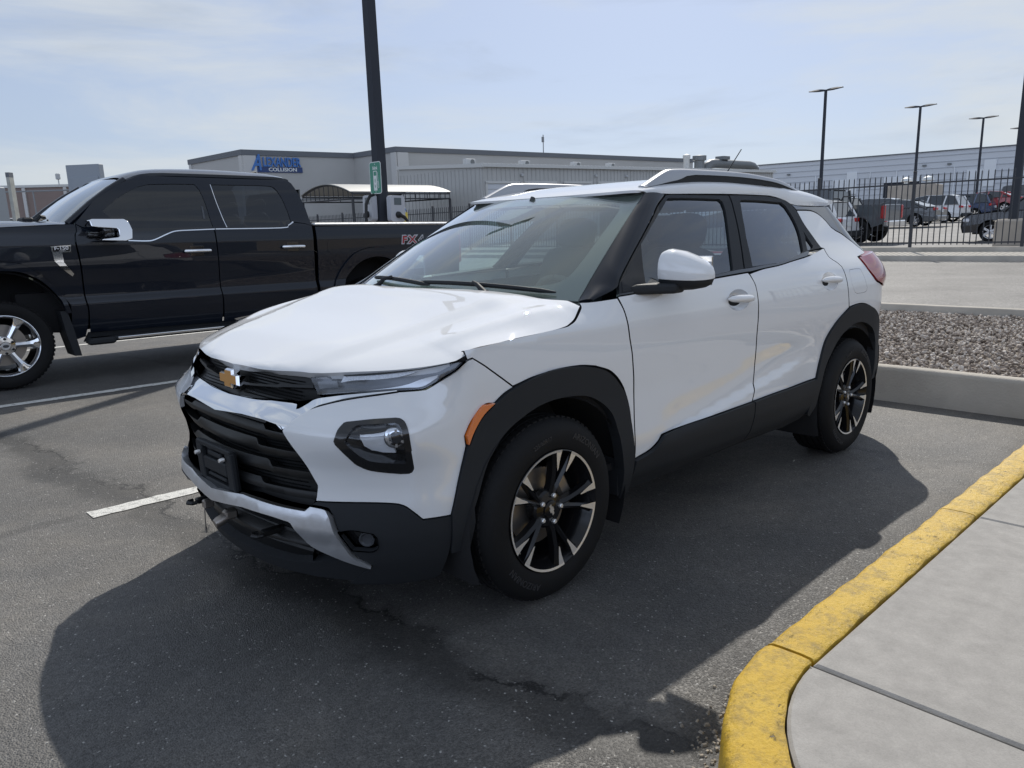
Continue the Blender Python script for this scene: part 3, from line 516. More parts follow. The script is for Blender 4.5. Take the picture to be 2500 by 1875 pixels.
# ---- emblem
def bowtie(parent,loc,rot,s,deep):
    P=[(-.5,-.13),(-.5,.10),(-.17,.10),(-.14,.22),(.23,.22),(.20,.10),(.50,.13),(.5,-.10),(.17,-.10),(.14,-.22),(-.23,-.22),(-.20,-.10)]
    P=[(-.50,-.115),(-.44,.115),(-.175,.115),(-.145,.225),(.205,.225),(.175,.115),(.50,.115),(.44,-.115),(.175,-.115),(.145,-.225),(-.205,-.225),(-.175,-.115)]
    mt=Matrix.Translation(loc)@rot
    a=MB(); n=len(P); v=[(x*s,0,z*s) for x,z in P]+[(x*s,deep*.7,z*s) for x,z in P]+[(x*s*.90,deep,z*s*.84) for x,z in P]
    f=[tuple(range(n))]+[(k*n+i,k*n+(i+1)%n,(k+1)*n+(i+1)%n,(k+1)*n+i) for k in (0,1) for i in range(n)]+[tuple(2*n+i for i in range(n-1,-1,-1))]
    a.add(v,f,mt); o=a.build('emblem','chrome',parent)
    b=MB(); b.prism([(x*s*.86,z*s*.78) for x,z in P],deep,deep+.002*s/.13,'y',mt); b.build('emblem_face','gold',o if parent.parent is None else o)
    return o
FR=Matrix.Rotation(-math.pi/2,4,'Z')   # local +y -> world +x
bowtie(suv,(.768,.004,.853),FR@Matrix.Rotation(R(8),4,'X'),.162,.034)
# ---- plate bracket, tow loops
pb=MB(); z0,z1=.455,.62
for c,sz in (((0,0,.075),(.30,.02,.020)),((0,0,-.075),(.30,.02,.03)),((-.13,0,0),(.05,.02,.15)),((.13,0,0),(.05,.02,.15)),((0,0,0),(.20,.018,.05)),((0,.0,.045),(.12,.012,.018)),((0,0,-.042),(.16,.014,.014)),((0,-.015,0),(.29,.01,.16))): pb.box(c,sz,bev=.004)
po=pb.build('plate_bracket','black_trim',suv); po.matrix_local=Matrix.Translation((.872,-.0,.535))@FR@Matrix.Rotation(R(-3),4,'X')
for yy,zz in ((.11,.04),(-.11,.05)):
    MB().lathe([(0,.034),(.007,.034),(.008,.028),(.008,.015)],14,Matrix.Translation((yy,0,zz))).build('screw','machined',po,smooth=40)
for yy in (.30,-.22):
    m=MB(); xo=-.035 if yy>0 else -.012; m.box((.845+xo,yy,.345),(.10,.03,.022),bev=.004); m.tube([(.90+xo,yy-.020,.345),(.918+xo,yy-.018,.345),(.928+xo,yy,.345),(.918+xo,yy+.018,.345),(.90+xo,yy+.020,.345)],.008,8); m.build('tow_hook','grille_black',suv,smooth=40)
m=MB(); m.box((.850,.02,.345),(.05,.04,.04),bev=.008); m.lathe([(0,.045),(.016,.045),(.020,.03),(.020,0)],16,Matrix.Translation((.868,.02,.335))@Matrix.Rotation(R(-90),4,'Z')@Matrix.Rotation(R(-18),4,'X')); m.build('tow_connector','rotor',suv,smooth=40)
m=MB(); m.box((.86,-.16,.345),(.04,.03,.035),bev=.005); m.tube([(.875,-.16,.335),(.878,-.158,.29),(.876,-.166,.235)],.0022,6); m.tube([(.876,-.166,.25),(.876,-.166,.225)],.004,6); m.build('tow_cable','rotor',suv,smooth=40)
# ---- upper lamps
hb=Bd('headlight',hl,'lamp_dark',suv,gap=.002,off=lambda u,z:-.028*sstep(-.05,-.2,u)-.004,depth=-.03,sides=(1,-1),res=.025)
Bd('running_light',D_['drl'],'clear_white',list(hb),gap=.002,off=lambda u,z:-.012+0*u,depth=.012,sides=(1,-1),res=.015)
Bd('lamp_trim',D_['lamp_low'],'satin_silver',list(hb),gap=.003,off=-.010,depth=.012,sides=(1,-1),res=.02)
fins=[[[-.535,.893],[-.455,.900]],[[-.45,.882],[-.525,.872]]]
Bd('lamp_fin',fins,'gloss_black',list(hb),gap=.0,off=-.012,depth=.012,sides=(1,-1),res=.02)
Bd('lens',hl,'lens_glass',list(hb),gap=.003,depth=0,off=lambda u,z:.000+0*u,sides=(1,-1),res=.03)
# ---- lower lamp pods
PO,PI=D_['pod_out'],D_['pod_in']
bz=Bd('lamp_bezel',PO,'gloss_black',suv,gap=-.002,off=lambda u,z:.004-.0*u,depth=.05,sides=(1,-1),res=.016,holes=[PI])
Bd('lamp_bowl',PI,'lamp_dark',list(bz),gap=-.004,off=lambda u,z:-.075+0*u,depth=-.07,sides=(1,-1),res=.025)
Bd('lens',PI,'lens_glass',list(bz),gap=-.003,off=-.004,depth=0,sides=(1,-1),res=.03)
refl=[[[-.392,.762],[-.36,.768],[-.315,.772]],[[-.308,.74],[-.300,.70],[-.288,.664]],[[-.33,.660],[-.362,.668]],[[-.385,.69],[-.398,.73]]]
Bd('reflector',refl,'reflector',list(bz),gap=0,off=lambda u,z:-.046+.22*np.maximum(np.abs(u+.345)-.012,0)+.10*np.abs(z-.715),depth=.01,sides=(1,-1),res=.012)
for i,s in enumerate((1,-1)):
    uu,zz=np.array(-.288),np.array(.728); c=W(uu,zz)*[1,s,1]; n=nrm(W,uu,zz)*[1,s,1]
    q=Vector(n).to_track_quat('Y','Z').to_matrix().to_4x4(); q.translation=Vector(c-n*.045)
    m=MB(); m.lathe([(.026,0),(.036,.002),(.038,.012),(.030,.024),(.024,.026),(.022,.014)],28,q)
    for k in range(6):
        m.box((0,.02,.024),(.008,.012,.012),q@Matrix.Rotation(k*R(60),4,'Y'))
    m.build('projector','chrome',bz[i],smooth=40)
# ---- wheels
def ring_text(s,rad,size,a0,n,parent,ybase,m,rise=.0015):
    """text bent round the tyre wall, reading outward; a0 = centre angle from up, clockwise seen from outside"""
    v,f=text_geo(s,size,ext=rise)
    V=[]
    for x,y,z in v:
        th=a0+x/rad; rr=rad+y; V.append((-rr*math.sin(th)*(1),ybase+z,rr*math.cos(th)))
    return mesh('lettering',V,f,m,parent)
def make_wheel(parent,loc,side,steer=0):
    root=bpy.data.objects.new('wheel',None); COL.objects.link(root); root.parent=parent; root.location=loc
    root.rotation_euler=(0,0,steer+(0 if side==1 else math.pi))
    RT=.352
    # tyre: profile (radius, y); outer wall near y=0
    prof=[(.228,-.012),(.236,.004),(.250,.010),(.275,.014),(.300,.012),(.320,.004),(.334,-.008),(.343,-.022),(.3475,-.034),(.350,-.048),(.3505,-.060),(.342,-.062),(.342,-.068),(.351,-.070),(.352,-.095),(.343,-.097),(.343,-.106),(.352,-.108),(.352,-.135),(.343,-.137),(.343,-.146),(.351,-.148),(.350,-.175),(.341,-.177),(.341,-.184),(.349,-.186),(.345,-.212),(.334,-.228),(.30,-.240),(.25,-.232),(.228,-.222)]
    t=MB(); t.lathe(prof,96)
    # shoulder tread blocks
    for k in range(72):
        a=2*math.pi*k/72; 
        for y,h,l in ((-.046,.0045,.030),(-.205,.004,.03)):
            t.box((0,y,.3475 if y>-.1 else .346),(.019,l,.010),Matrix.Rotation(a,4,'Y'),bev=0)
    ty=t.build('tyre','rubber',root,smooth=35)
    ring_text('225/60R17',.283,.022,R(-14),0,ty,.0135,'grey_letter'); ring_text('ARIZONIAN',.286,.034,R(38),0,ty,.0135,'grey_letter'); ring_text('SILVER EDITION' if 0 else 'ARIZONIAN',.286,.034,R(218),0,ty,.0135,'grey_letter')
    rim=MB(); rim.lathe([(.2318,-.004),(.2318,.006),(.228,.008),(.2235,.002),(.219,-.012),(.205,-.03),(.198,-.10),(.20,-.20),(.23,-.222)],72); rim.build('rim','wheel_black',root,smooth=40)
    sp=MB(); mc=MB()
    pol=lambda r,a,y: (-r*math.sin(a),y,r*math.cos(a))
    for k in range(5):
        c=R(-18.6+72*k)
        for s in (-1,1):
            # spoke: tapered beam from hub to rim with a raised spine
            sec=[]
            for r,da,w_,y in ((.045,31.5,.0165,-.024),(.09,29.5,.0115,-.016),(.15,26.5,.0110,-.009),(.195,24.2,.0135,-.004),(.2255,22.5,.019,-.002)):
                a=c+s*R(da); cx,cz=-r*math.sin(a),r*math.cos(a); tx,tz=-math.cos(a),-math.sin(a)
                sec.append([(cx-tx*w_,y-.034,cz-tz*w_),(cx-tx*w_*.95,y-.006,cz-tz*w_*.95),(cx,y+.004,cz),(cx+tx*w_*.95,y-.006,cz+tz*w_*.95),(cx+tx*w_,y-.034,cz+tz*w_)])
            v=[p for q in sec for p in q]; f=[]
            for i in range(4):
                for j in range(4): f.append((i*5+j,i*5+j+1,i*5+5+j+1,i*5+5+j))
            sp.add(v,f)
        # machined hook: rim arc with two tapering legs
        o=[];a1=24.5
        out=[pol(.2305,c+R(d),.0085) for d in np.linspace(-a1-4.5,a1+4.5,22)]
        inn=[pol(.2215,c+R(d),.0065) for d in np.linspace(-a1+4.5,a1-4.5,16)]
        n=len(mc.v); v=out+[pol(.160,c+R(a1+2.2),-.0015),pol(.168,c+R(a1-1.8),-.001)]+inn[::-1]+[pol(.168,c-R(a1-1.8),-.001),pol(.160,c-R(a1+2.2),-.0015)]
        # quads: arc strip + legs
        vs=[];fs=[]
        ds=np.linspace(-a1-4.5,a1+4.5,25)
        for d in ds: vs+= [pol(.2305,c+R(d),.0088),pol(.2218,c+R(d),.0068)]
        for i in range(24): fs.append((2*i,2*i+1,2*i+3,2*i+2))
        b=len(vs)
        for s in (-1,1):
            L=[pol(.2218,c+s*R(a1-2.6),.0068),pol(.2218,c+s*R(a1+4.5),.0068),pol(.190,c+s*R(a1+3.6),.0040),pol(.158,c+s*R(a1+3.6),.0015),pol(.150,c+s*R(a1+2.0),.0012),pol(.190,c+s*R(a1-1.2),.0042)]
            k0=len(vs); vs+=L; fs.append(tuple(k0+i for i in range(6)))
        mc.add(vs,fs)
    sp.lathe([(0,-.012),(.030,-.012),(.034,-.014),(.036,-.020),(.066,-.026),(.074,-.034),(.074,-.06)],40)
    sp.build('spokes','wheel_black',root,smooth=32); mo=mc.build('machined_face','machined',root,smooth=30)
    for k in range(5):
        a=R(-18.6+36+72*k); MB().lathe([(0,.0),(.007,0),(.0095,-.003),(.0095,-.03)],6,Matrix.Translation((-.054*math.sin(a),-.008,.054*math.cos(a)))).build('lug_nut','machined',root,smooth=30)
    em=MB(); P=[(-.50,-.115),(-.44,.115),(-.175,.115),(-.145,.225),(.205,.225),(.175,.115),(.50,.115),(.44,-.115),(.175,-.115),(.145,-.225),(-.205,-.225),(-.175,-.115)]
    em.prism([(x*.046,z*.046) for x,z in P],-.012,-.0095,'y',Matrix.Rotation(R(-65),4,'Y')); em.build('cap_emblem','satin_silver',root)
    bd=MB(); bd.lathe([(.06,-.085),(.148,-.085),(.15,-.09),(.15,-.105),(.06,-.105)],48); bd.build('brake_disc','rotor',root,smooth=30)
    cp=MB(); a=R(-62 if side==1 else 62); cp.box((0,-.09,.128),(.17,.07,.062),Matrix.Rotation(a,4,'Y'),bev=.012); cp.build('brake_caliper','rotor',root)
    return root
for x in (0,-2.64):
    for s in (1,-1): make_wheel(suv,(x,s*.905,.347),s)
# ---- wheel houses
for xw in (-.03,-2.665):
    for s in (1,-1):
        m=MB(); v=[];f=[]
        th=np.linspace(R(-25),R(205),24)
        for a in th:
            for rr,y in ((.418,.885),(.43,.86),(.43,.56),(.10,.54)): v.append((xw+rr*math.cos(a)*1.02,s*y,.345+rr*math.sin(a)))
        for i in range(len(th)-1):
            for j in range(3): f.append((i*4+j,i*4+j+1,i*4+4+j+1,i*4+4+j))
        m.add(v,f); m.build('wheel_house','underside_gap_shade',suv,smooth=60)
for s in (1,-1):
    m=MB(); m.box((-.44,s*.77,.36),(.012,.18,.16),rz=0); m.build('mud_guard','black_trim',suv)
# ---- dark inner shell behind the panel gaps, floor
hole=lambda c,r:[[[c+r*math.cos(a),.345+r*math.sin(a)] for a in np.linspace(0,2*math.pi,30,endpoint=False)]]
Bd('inner_shell',[[[-.03,.55],[.0,.30],[3.6,.30]],[[3.9,.40],[3.9,1.10],[2.75,1.12],[.9,1.06],[.40,.98],[.05,.90],[.0,.84]]],'underside_gap_shade',suv,gap=0,depth=0,off=-.024,sides=(1,-1),res=.07,step=.08,holes=[hole(.33,.425),hole(2.965,.425)])
fl=MB(); fl.box((-1.32,0,.27),(2.2,1.50,.10),bev=.03); fl.box((.42,0,.30),(.45,1.1,.16),bev=.04); fl.box((-3.0,0,.36),(.75,1.2,.16),bev=.04); fl.box((-.0,0,.5),(.8,.9,.5),bev=.06); fl.tube([(0,-.6,.345),(0,.6,.345)],.03,10); fl.tube([(-2.64,-.6,.345),(-2.64,.6,.345)],.04,10); fl.box((-1.45,0,.385),(4.0,1.02,.03)); fl.box((-1.32,0,.40),(2.05,1.66,.03)); fl.build('underbody','underside_gap_shade',suv)
# ---- door handles and cups
for k,(doors,u,z) in enumerate(((fd,HU[0],HZ_[0]),(rd,HU[1],HZ_[1]))):
    Bd('handle_cup',ell(u,z-.002,.098,.050),'white_paint',list(doors),gap=0,depth=0,off=lambda a,b,u=u,z=z:-.030*np.clip(1-((a-u)/.098)**2-((b-z+.002)/.05)**2,0,1)**.6-.0005,sides=(1,-1),res=.012)
    for i,s in enumerate((1,-1)):
        m=MB(); tt=np.linspace(-1,1,15); pts=[];rr=[]
        for t in tt:
            c=W(np.array(u+.108*t),np.array(z+.002-.006*t)); n=nrm(W,np.array(u),np.array(z)); p=c+n*(.030-.022*abs(t)**4); pts.append((p[0],s*p[1],p[2])); rr.append(.0175*(1-abs(t)**3*.45)+.001)
        rr[0]=rr[-1]=.004
        m.tube(pts,rr,14); m.build('door_handle','white_paint',doors[i],smooth=60)
# ---- roof rails
for s in (1,-1):
    top=[(-1.00,1.570),(-1.066,1.597),(-1.128,1.623),(-1.191,1.646),(-1.255,1.654),(-1.412,1.659),(-1.85,1.662),(-2.092,1.652),(-2.282,1.638),(-2.411,1.616),(-2.52,1.590),(-2.60,1.565)]
    low=[(-2.58,1.565),(-2.466,1.585),(-2.30,1.612),(-2.143,1.626),(-1.82,1.636),(-1.43,1.632),(-1.34,1.624),(-1.28,1.605),(-1.2,1.592),(-1.10,1.575),(-1.0,1.56)]
    tp=smooth_seg(top,3); lw=smooth_seg(low,3)
    m=MB(); n=len(tp); 
    v=[];f=[]
    tx=tp[:,0]; lz=np.interp(tx,lw[:,0],lw[:,1]); lz=np.minimum(lz,tp[:,1]-.004)
    for x,zt,zl in zip(tx,tp[:,1],lz):
        for y,z in ((.525,zl),(.527,zt-.008),(.535,zt),(.559,zt),(.569,zt-.010),(.573,zl)): v.append((x,s*y,z))
    for i in range(n-1):
        for j in range(6): k=(j+1)%6; f.append((i*6+j,i*6+k,i*6+6+k,i*6+6+j))
    f.append(tuple(range(6))); f.append(tuple((n-1)*6+j for j in range(6)))
    m.add(v,f); ro=m.build('roof_rail','rail_silver',suv,smooth=50)
    b=MB(); b.prism([(x,z) for x,z in zip(tx[3:-3],(lz+.003)[3:-3])]+[(x,float(rz_(x)+(rzc(x)-rz_(x))*.60)) for x in tx[3:-3][::-1]],s*.530,s*.568,'y'); b.build('rail_base','black_trim',ro)
m=MB(); m.tube([(-2.52,0,1.62),(-2.66,0,1.72),(-2.85,0,1.89)],[.006,.004,.003],8); m.box((-2.52,0,1.622),(.09,.05,.03),bev=.01); m.build('antenna','black_trim',suv,smooth=40)
# ---- mirrors
for s in (1,-1):
    st=[(y-.10,hx,zb,zt,cx-.145) for y,hx,zb,zt,cx in ((.992,.020,1.165,1.225,-.566),(.996,.050,1.135,1.256,-.567),(1.003,.070,1.122,1.278,-.566),(1.02,.080,1.117,1.285,-.575),(1.06,.082,1.117,1.276,-.590),(1.10,.078,1.120,1.258,-.606),(1.135,.068,1.127,1.236,-.622),(1.158,.050,1.140,1.214,-.634),(1.170,.020,1.160,1.192,-.640))]
    k=24; v=[];
    for y,hx,zb,zt,cx in st:
        for j in range(k):
            a=2*math.pi*j/k; ca,sa=math.cos(a),math.sin(a); e=lambda q,p: math.copysign(abs(q)**p,q)
            x=cx+hx*(e(ca,.75) if ca>0 else e(ca,.35)*.55); z=(zb+zt)/2+(zt-zb)/2*e(sa,.8); v.append((x,s*y,z))
    n=len(st); fs=[(i*k+j,i*k+(j+1)%k,(i+1)*k+(j+1)%k,(i+1)*k+j) for i in range(n-1) for j in range(k)]+[tuple(range(k)),tuple((n-1)*k+j for j in range(k))]
    def cutmesh(up):
        import bmesh
        b=bmesh.new(); bv=[b.verts.new(p) for p in v]
        for q in fs: b.faces.new([bv[i] for i in q])
        bmesh.ops.bisect_plane(b,geom=b.verts[:]+b.edges[:]+b.faces[:],plane_co=(-.7,s*.96,1.168),plane_no=(.10,s*.10,1),clear_inner=up,clear_outer=not up)
        d=2 if up else 1
        bmesh.ops.recalc_face_normals(b,faces=b.faces); me=([tuple(q.co) for q in b.verts],[tuple(w.index for w in q.verts) for q in (b.verts.index_update() or b.faces)]); b.free(); return me
    vv_,ff_=cutmesh(False); ho=mesh('mirror_housing',vv_,ff_,'black_trim',suv,smooth=True,auto=50)
    vv_,ff_=cutmesh(True); cc=(-.745,s*.96,1.168); mesh('mirror_cap',[((x-cc[0])*1.02+cc[0],(y-cc[1])*1.02+cc[1],(z-cc[2])*1.02+cc[2]) for x,y,z in vv_],ff_,'white_paint',ho,smooth=True,auto=50)
    a=MB(); a.prism([(-.50,.865),(-.66,.85),(-.74,.90),(-.74,.97),(-.66,.98),(-.60,.93)],1.108,1.150,'z'); 
    if s==-1: a.v=[(x,-y,z) for x,y,z in a.v]; a.f=[q[::-1] for q in a.f]
    ao=a.build('mirror_arm','black_trim',ho); bm=ao.modifiers.new('b','BEVEL'); bm.width=.014; bm.segments=3
    g=MB(); g.box((-.815,s*.96,1.195),(.008,.17,.12),rz=s*.08,bev=.003); g.build('mirror_glass','chrome',ho)
# ---- wipers and cowl
cl=[(.06,.95),(.02,.6),(.0,0)]
m=MB(); v=[];f=[]
vv2=np.linspace(-1,1,31)
for q in vv2:
    a=cowl(q); v+= [tuple(a+np.array([.045,0,-.03])),tuple(a+np.array([.02,0,-.016])),tuple(a+np.array([-.012,0,-.004]))]
for i in range(30):
    for j in range(2): f.append((i*3+j,i*3+j+1,i*3+4+j,i*3+3+j))
m.add(v,f); m.build('cowl','gloss_black',suv,smooth=40)
def wiper(pv,tip0,tip1,arm):
    m=MB(); P0,P1=WSf(np.array(tip0[0]),np.array(tip0[1])),WSf(np.array(tip1[0]),np.array(tip1[1])); nn=np.array([.55,0,.8])
    bl=[P0+(P1-P0)*t for t in np.linspace(0,1,9)]; 
    bl=[WSf(np.array(tip0[0]+(tip1[0]-tip0[0])*t),np.array(tip0[1]+(tip1[1]-tip0[1])*t))+nn*(.012+.010*math.sin(math.pi*t)) for t in np.linspace(0,1,13)]
    m.tube(bl,[.004]+[.010]*11+[.004],6)
    A=WSf(np.array(pv[0]),np.array(pv[1]))+nn*.02; B=bl[6]+nn*.012
    m.tube([A,A*.4+B*.6+nn*.014,B],[.014,.009,.007],8); m.lathe([(0,.035),(.016,.033),(.02,.02),(.02,0)],14,Matrix.Translation(A-nn*.02)@Vector(nn).to_track_quat('Y','Z').to_matrix().to_4x4())
    m.build('wiper','black_trim',suv,smooth=45)
wiper((.40,-.02),(.62,.035),(.02,.045),0); wiper((-.22,-.02),(.10,.03),(-.42,.075),0)
# ---- rear end
CR_=UR+LR
hatch=[[[CR_,.74],[3.9,.74],[3.80,.76]],[[3.80,.98],[3.79,1.16]],[[3.66,1.185],[CR_,1.185]]]
bothr=lambda s: s+[[[2*CR_-p[0],p[1]] for p in reversed(q)] for q in reversed(s)]
Bd('tailgate',bothr(hatch),'white_paint',suv,gap=.002,res=.05)
Bd('rear_window',bothr([[[CR_,1.20],[3.70,1.20]],[[3.46,1.24],[3.47,1.32],[3.42,1.46]],[[3.6,1.49],[CR_,1.49]]]),'dark_glass',suv,gap=.002,depth=0,res=.05)
Bd('rear_bumper',bothr([[[CR_,.735],[3.80,.735],[3.79,.605]],[[3.50,.595],[3.41,.595],[3.40,.40]],[[3.38,.30],[3.6,.27],[CR_,.27]]]),'black_trim',suv,gap=.002,off=.02,res=.05)
TL=[[[3.141,1.174],[3.27,1.180],[3.45,1.182],[3.78,1.18]],[[3.79,1.08],[3.78,.985]],[[3.50,.975],[3.38,.982],[3.25,1.018],[3.212,1.036]],[[3.18,1.07],[3.150,1.106]]]
Bd('tail_light',TL,'red_lens',suv,gap=.001,off=lambda u,z:.006+.026*sstep(3.15,3.40,u)*sstep(.975,1.05,z),depth=.05,sides=(1,-1),res=.02)
m=MB(); m.prism([(-2.96,1.545),(-3.10,1.535),(-3.13,1.515),(-3.0,1.495)],-.52,.52,'y'); m.build('spoiler','white_paint',suv)
# ---- interior
it=MB(); it.box((-.36,0,.93),(.50,1.44,.22),bev=.07,taper=.9); it.box((-.50,.38,1.02),(.24,.42,.10),bev=.04); it.box((-.55,0,.98),(.10,.30,.20),bev=.03); it.box((-1.0,0,.62),(.9,.24,.32),bev=.04); it.build('dashboard','interior',suv,smooth=40)
m=MB(); st=Matrix.Translation((-.66,.38,1.00))@Matrix.Rotation(R(-65),4,'Y'); tt=np.linspace(0,2*math.pi,33)
m.tube([(.18*math.cos(a),.18*math.sin(a),0) for a in tt],.016,8,False,st); m.box((0,0,-.01),(.10,.14,.04),st,bev=.01); m.box((0,0,-.006),(.03,.34,.02),st); m.build('steering_wheel','interior',suv,smooth=50)
for xs,ys,wd in ((-1.22,.38,.50),(-1.22,-.38,.50),(-2.12,.36,.56),(-2.12,-.36,.56)):
    m=MB(); m.pad((xs+.08,ys,.62),(.52,wd,.2)); bk=Matrix.Translation((xs-.22,ys,.66))@Matrix.Rotation(R(-14),4,'Y'); m.pad((0,0,.30),(.16,wd-.04,.66),bk,.4); m.pad((.01,0,.715),(.11,.27,.19),bk,.6); m.tube([(0,-.06,.55),(0,-.06,.68)],.007,6,True,bk); m.tube([(0,.06,.55),(0,.06,.68)],.007,6,True,bk)
    m.build('seat','interior',suv,smooth=50)
panel('headliner',Rs,[[[-.99,.50],[-.99,0],[-.99,-.50]],[[-1.3,-.54],[-2.9,-.54]],[[-2.95,-.3],[-2.95,.3]],[[-2.9,.54],[-1.3,.54]]],'interior_light',suv,gap=0,depth=0,off=-.045,res=.08,step=.1)
m=MB(); m.box((-.80,0,1.455),(.03,.24,.065),bev=.02); m.tube([(-.80,0,1.47),(-.84,0,1.54)],.012,8); m.build('rear_view_mirror','interior',suv,smooth=40)
for y in (.34,-.34): MB().box((-1.06,y,1.520),(.14,.40,.015),bev=.005).build('sun_visor','interior_light',suv)
# ================================================================== black pickup in the next bay
mat('black_paint',(.004,.007,.014),.3,coat=.8,coatr=.01,spec=.2); M['black_paint'].node_tree.nodes['Principled BSDF'].inputs['Coat IOR'].default_value=1.45
mat('chrome_wheel',(.80,.81,.83),.10,metal=1)
mat('badge_white',(.6,.6,.62),.3,metal=.6)
mat('decal_red',(.32,.02,.025),.4)
mat('decal_grey',(.42,.44,.48),.4)
mat('tonneau',(.02,.02,.022),.6)
glassmat('truck_glass',(.35,.42,.5),.86)
TY=-6.86; HWID=1.06
pk=empty('pickup_truck',(0,TY,0),0,'black crew cab pickup with chrome door mirrors, handles and six-spoke wheels','pickup')
TB=pch([.3,.45,.58,.70,.78,.86,.95,1.05,1.2,1.35,1.45,1.52,1.6,1.75,2.0,2.10,2.17],[.10,.07,.035,.012,.006,.028,.026,.016,.004,.004,.012,.028,.065,.115,.205,.255,.33])
def Tw(u,z):
    u=np.asarray(u,float);z=np.asarray(z,float); y=HWID-TB(z)-.02*sstep(-.2,-1.5,u)*0-.10*sstep(-.9,-1.55,u)
    return np.stack([-u,y,z],-1)
Tp=lambda n,*k,**q: panel(n,Tw,*k,**q)
# side panels, u=-x
TF=[[[-1.40,1.46],[-.9,1.515],[-.36,1.54],[.18,1.566],[.27,1.57]],[[.262,1.50],[.235,1.42],[.255,1.165],[.262,.84],[.276,.72],[.268,.56]],[[.24,.44],[.12,.44],[.124,.72]],[[.12,.78],[.065,.88],[-.04,1.03],[-.188,1.160],[-.30,1.212],[-.45,1.228],[-.65,1.215],[-.80,1.15],[-.93,1.03],[-1.02,.88]],[[-1.05,.70],[-1.42,.70]]]
Tp('fender',TF,'black_paint',pk,sides=(1,-1),res=.035)
DF=[[[.275,1.568],[.45,1.60]],[[.60,1.60],[.739,1.392]],[[.916,1.392],[1.0,1.405],[1.138,1.462],[1.235,1.491],[1.40,1.498],[1.655,1.506]],[[1.664,1.30],[1.668,.872],[1.676,.737],[1.68,.58]],[[1.67,.46],[.285,.48]],[[.282,.58],[.286,.72],[.272,.84],[.266,1.165],[.246,1.42],[.268,1.50]]]
dfm=DF[:1]+[[[.60,1.45],[.74,1.395]]]+DF[2:]
tfd=Tp('door',[[[.275,1.565],[.50,1.42],[.739,1.392]]]+DF[2:],'black_paint',pk,sides=(1,-1),res=.035)
trd=Tp('door',[[[1.668,1.507],[1.818,1.513],[2.47,1.511],[2.574,1.541],[2.650,1.576]],[[2.80,1.56],[2.885,1.535]],[[2.878,1.218],[2.885,.851],[2.90,.60]],[[2.88,.46],[1.69,.46]],[[1.692,.58],[1.686,.737],[1.676,.872],[1.672,1.30]]],'black_paint',pk,sides=(1,-1),res=.035)
ARC=[[3.10,.70],[3.13,.79],[3.235,.979],[3.40,1.153],[3.55,1.222],[3.70,1.250],[3.85,1.250],[4.0,1.222],[4.15,1.153],[4.31,.979],[4.42,.79],[4.45,.70]]
Tp('bed_side',[[[2.925,1.525],[3.8,1.535],[5.20,1.545]],[[5.22,1.1],[5.22,.70]],[[4.46,.66]],ARC[::-1],[[3.08,.60],[2.93,.56]]],'black_paint',pk,sides=(1,-1),res=.035,holes=[])
Tp('fuel_door',[[[3.08,1.352],[3.20,1.356],[3.325,1.350]],[[3.345,1.335],[3.342,1.245]],[[3.30,1.19],[3.23,1.165],[3.12,1.185]],[[3.07,1.215],[3.065,1.33]]],'black_paint',pk,gap=0,off=.003,depth=.006,res=.04)
def arch(pts_o,pts_i,m='black_paint'):
    Tp('wheel_lip',[pts_o,pts_i[::-1]],m,pk,gap=.002,off=.028,depth=.05,sides=(1,-1),res=.03)
arch([[.124,.70],[.065,.88],[-.04,1.03],[-.188,1.160],[-.30,1.212],[-.45,1.228],[-.65,1.215],[-.80,1.15],[-.93,1.03],[-1.04,.80]],[[.078,.70],[.03,.85],[-.081,1.005],[-.2,1.09],[-.30,1.128],[-.45,1.140],[-.63,1.128],[-.76,1.075],[-.88,.97],[-.98,.79]])
arch(ARC,[[3.20,.70],[3.278,.796],[3.323,.892],[3.449,1.019],[3.58,1.095],[3.72,1.128],[3.85,1.128],[3.98,1.095],[4.10,1.03],[4.23,.90],[4.31,.79],[4.35,.70]])
Tp('rocker',[[[.27,.475],[2.9,.452]],[[3.08,.45],[3.08,.36],[.22,.38]]],'black_trim',pk,off=-.02,sides=(1,-1),res=.06)
# glass + cab frame
GF=[[[.74,1.405],[.62,1.62],[.545,1.70]],[[.703,1.825],[.83,1.90],[.951,1.960]],[[1.059,1.988],[1.3,2.0],[1.56,2.004]],[[1.60,1.95],[1.632,1.80],[1.655,1.53]],[[1.40,1.506],[1.235,1.499],[1.138,1.470],[1.0,1.413],[.90,1.402]]]
GR=[[[1.753,2.005],[1.775,1.80],[1.822,1.528]],[[2.1,1.522],[2.46,1.522],[2.56,1.551],[2.628,1.585]],[[2.615,1.70],[2.585,1.85],[2.543,1.950]],[[2.50,1.998],[2.42,2.010],[2.1,2.010]]]
CF_=[[[.27,1.575],[.52,1.44],[.735,1.400]],[[.90,1.396],[1.0,1.408],[1.138,1.465],[1.235,1.494],[1.40,1.502],[1.82,1.516],[2.47,1.516],[2.574,1.546],[2.66,1.582]],[[2.80,1.565],[2.89,1.535]],[[2.86,1.75],[2.81,1.93],[2.755,2.05]],[[2.70,2.095],[2.60,2.115],[1.9,2.120],[1.2,2.112]],[[1.02,2.09],[.844,2.02],[.70,1.945],[.48,1.80]]]
cf=Tp('cab_frame',CF_,'black_paint',pk,gap=.001,holes=[GF,GR],sides=(1,-1),res=.04)
Tp('window',GF,'truck_glass',pk,gap=-.006,off=-.008,depth=0,sides=(1,-1),res=.06); Tp('window',GR,'truck_glass',pk,gap=-.006,off=-.008,depth=0,sides=(1,-1),res=.06)
bl=[[[.735,1.394],[.916,1.386],[1.0,1.398],[1.138,1.455],[1.235,1.484],[1.40,1.492],[1.664,1.500]],[[1.664,1.511],[1.40,1.503],[1.235,1.495],[1.138,1.466],[1.0,1.409],[.916,1.397],[.735,1.404]]]
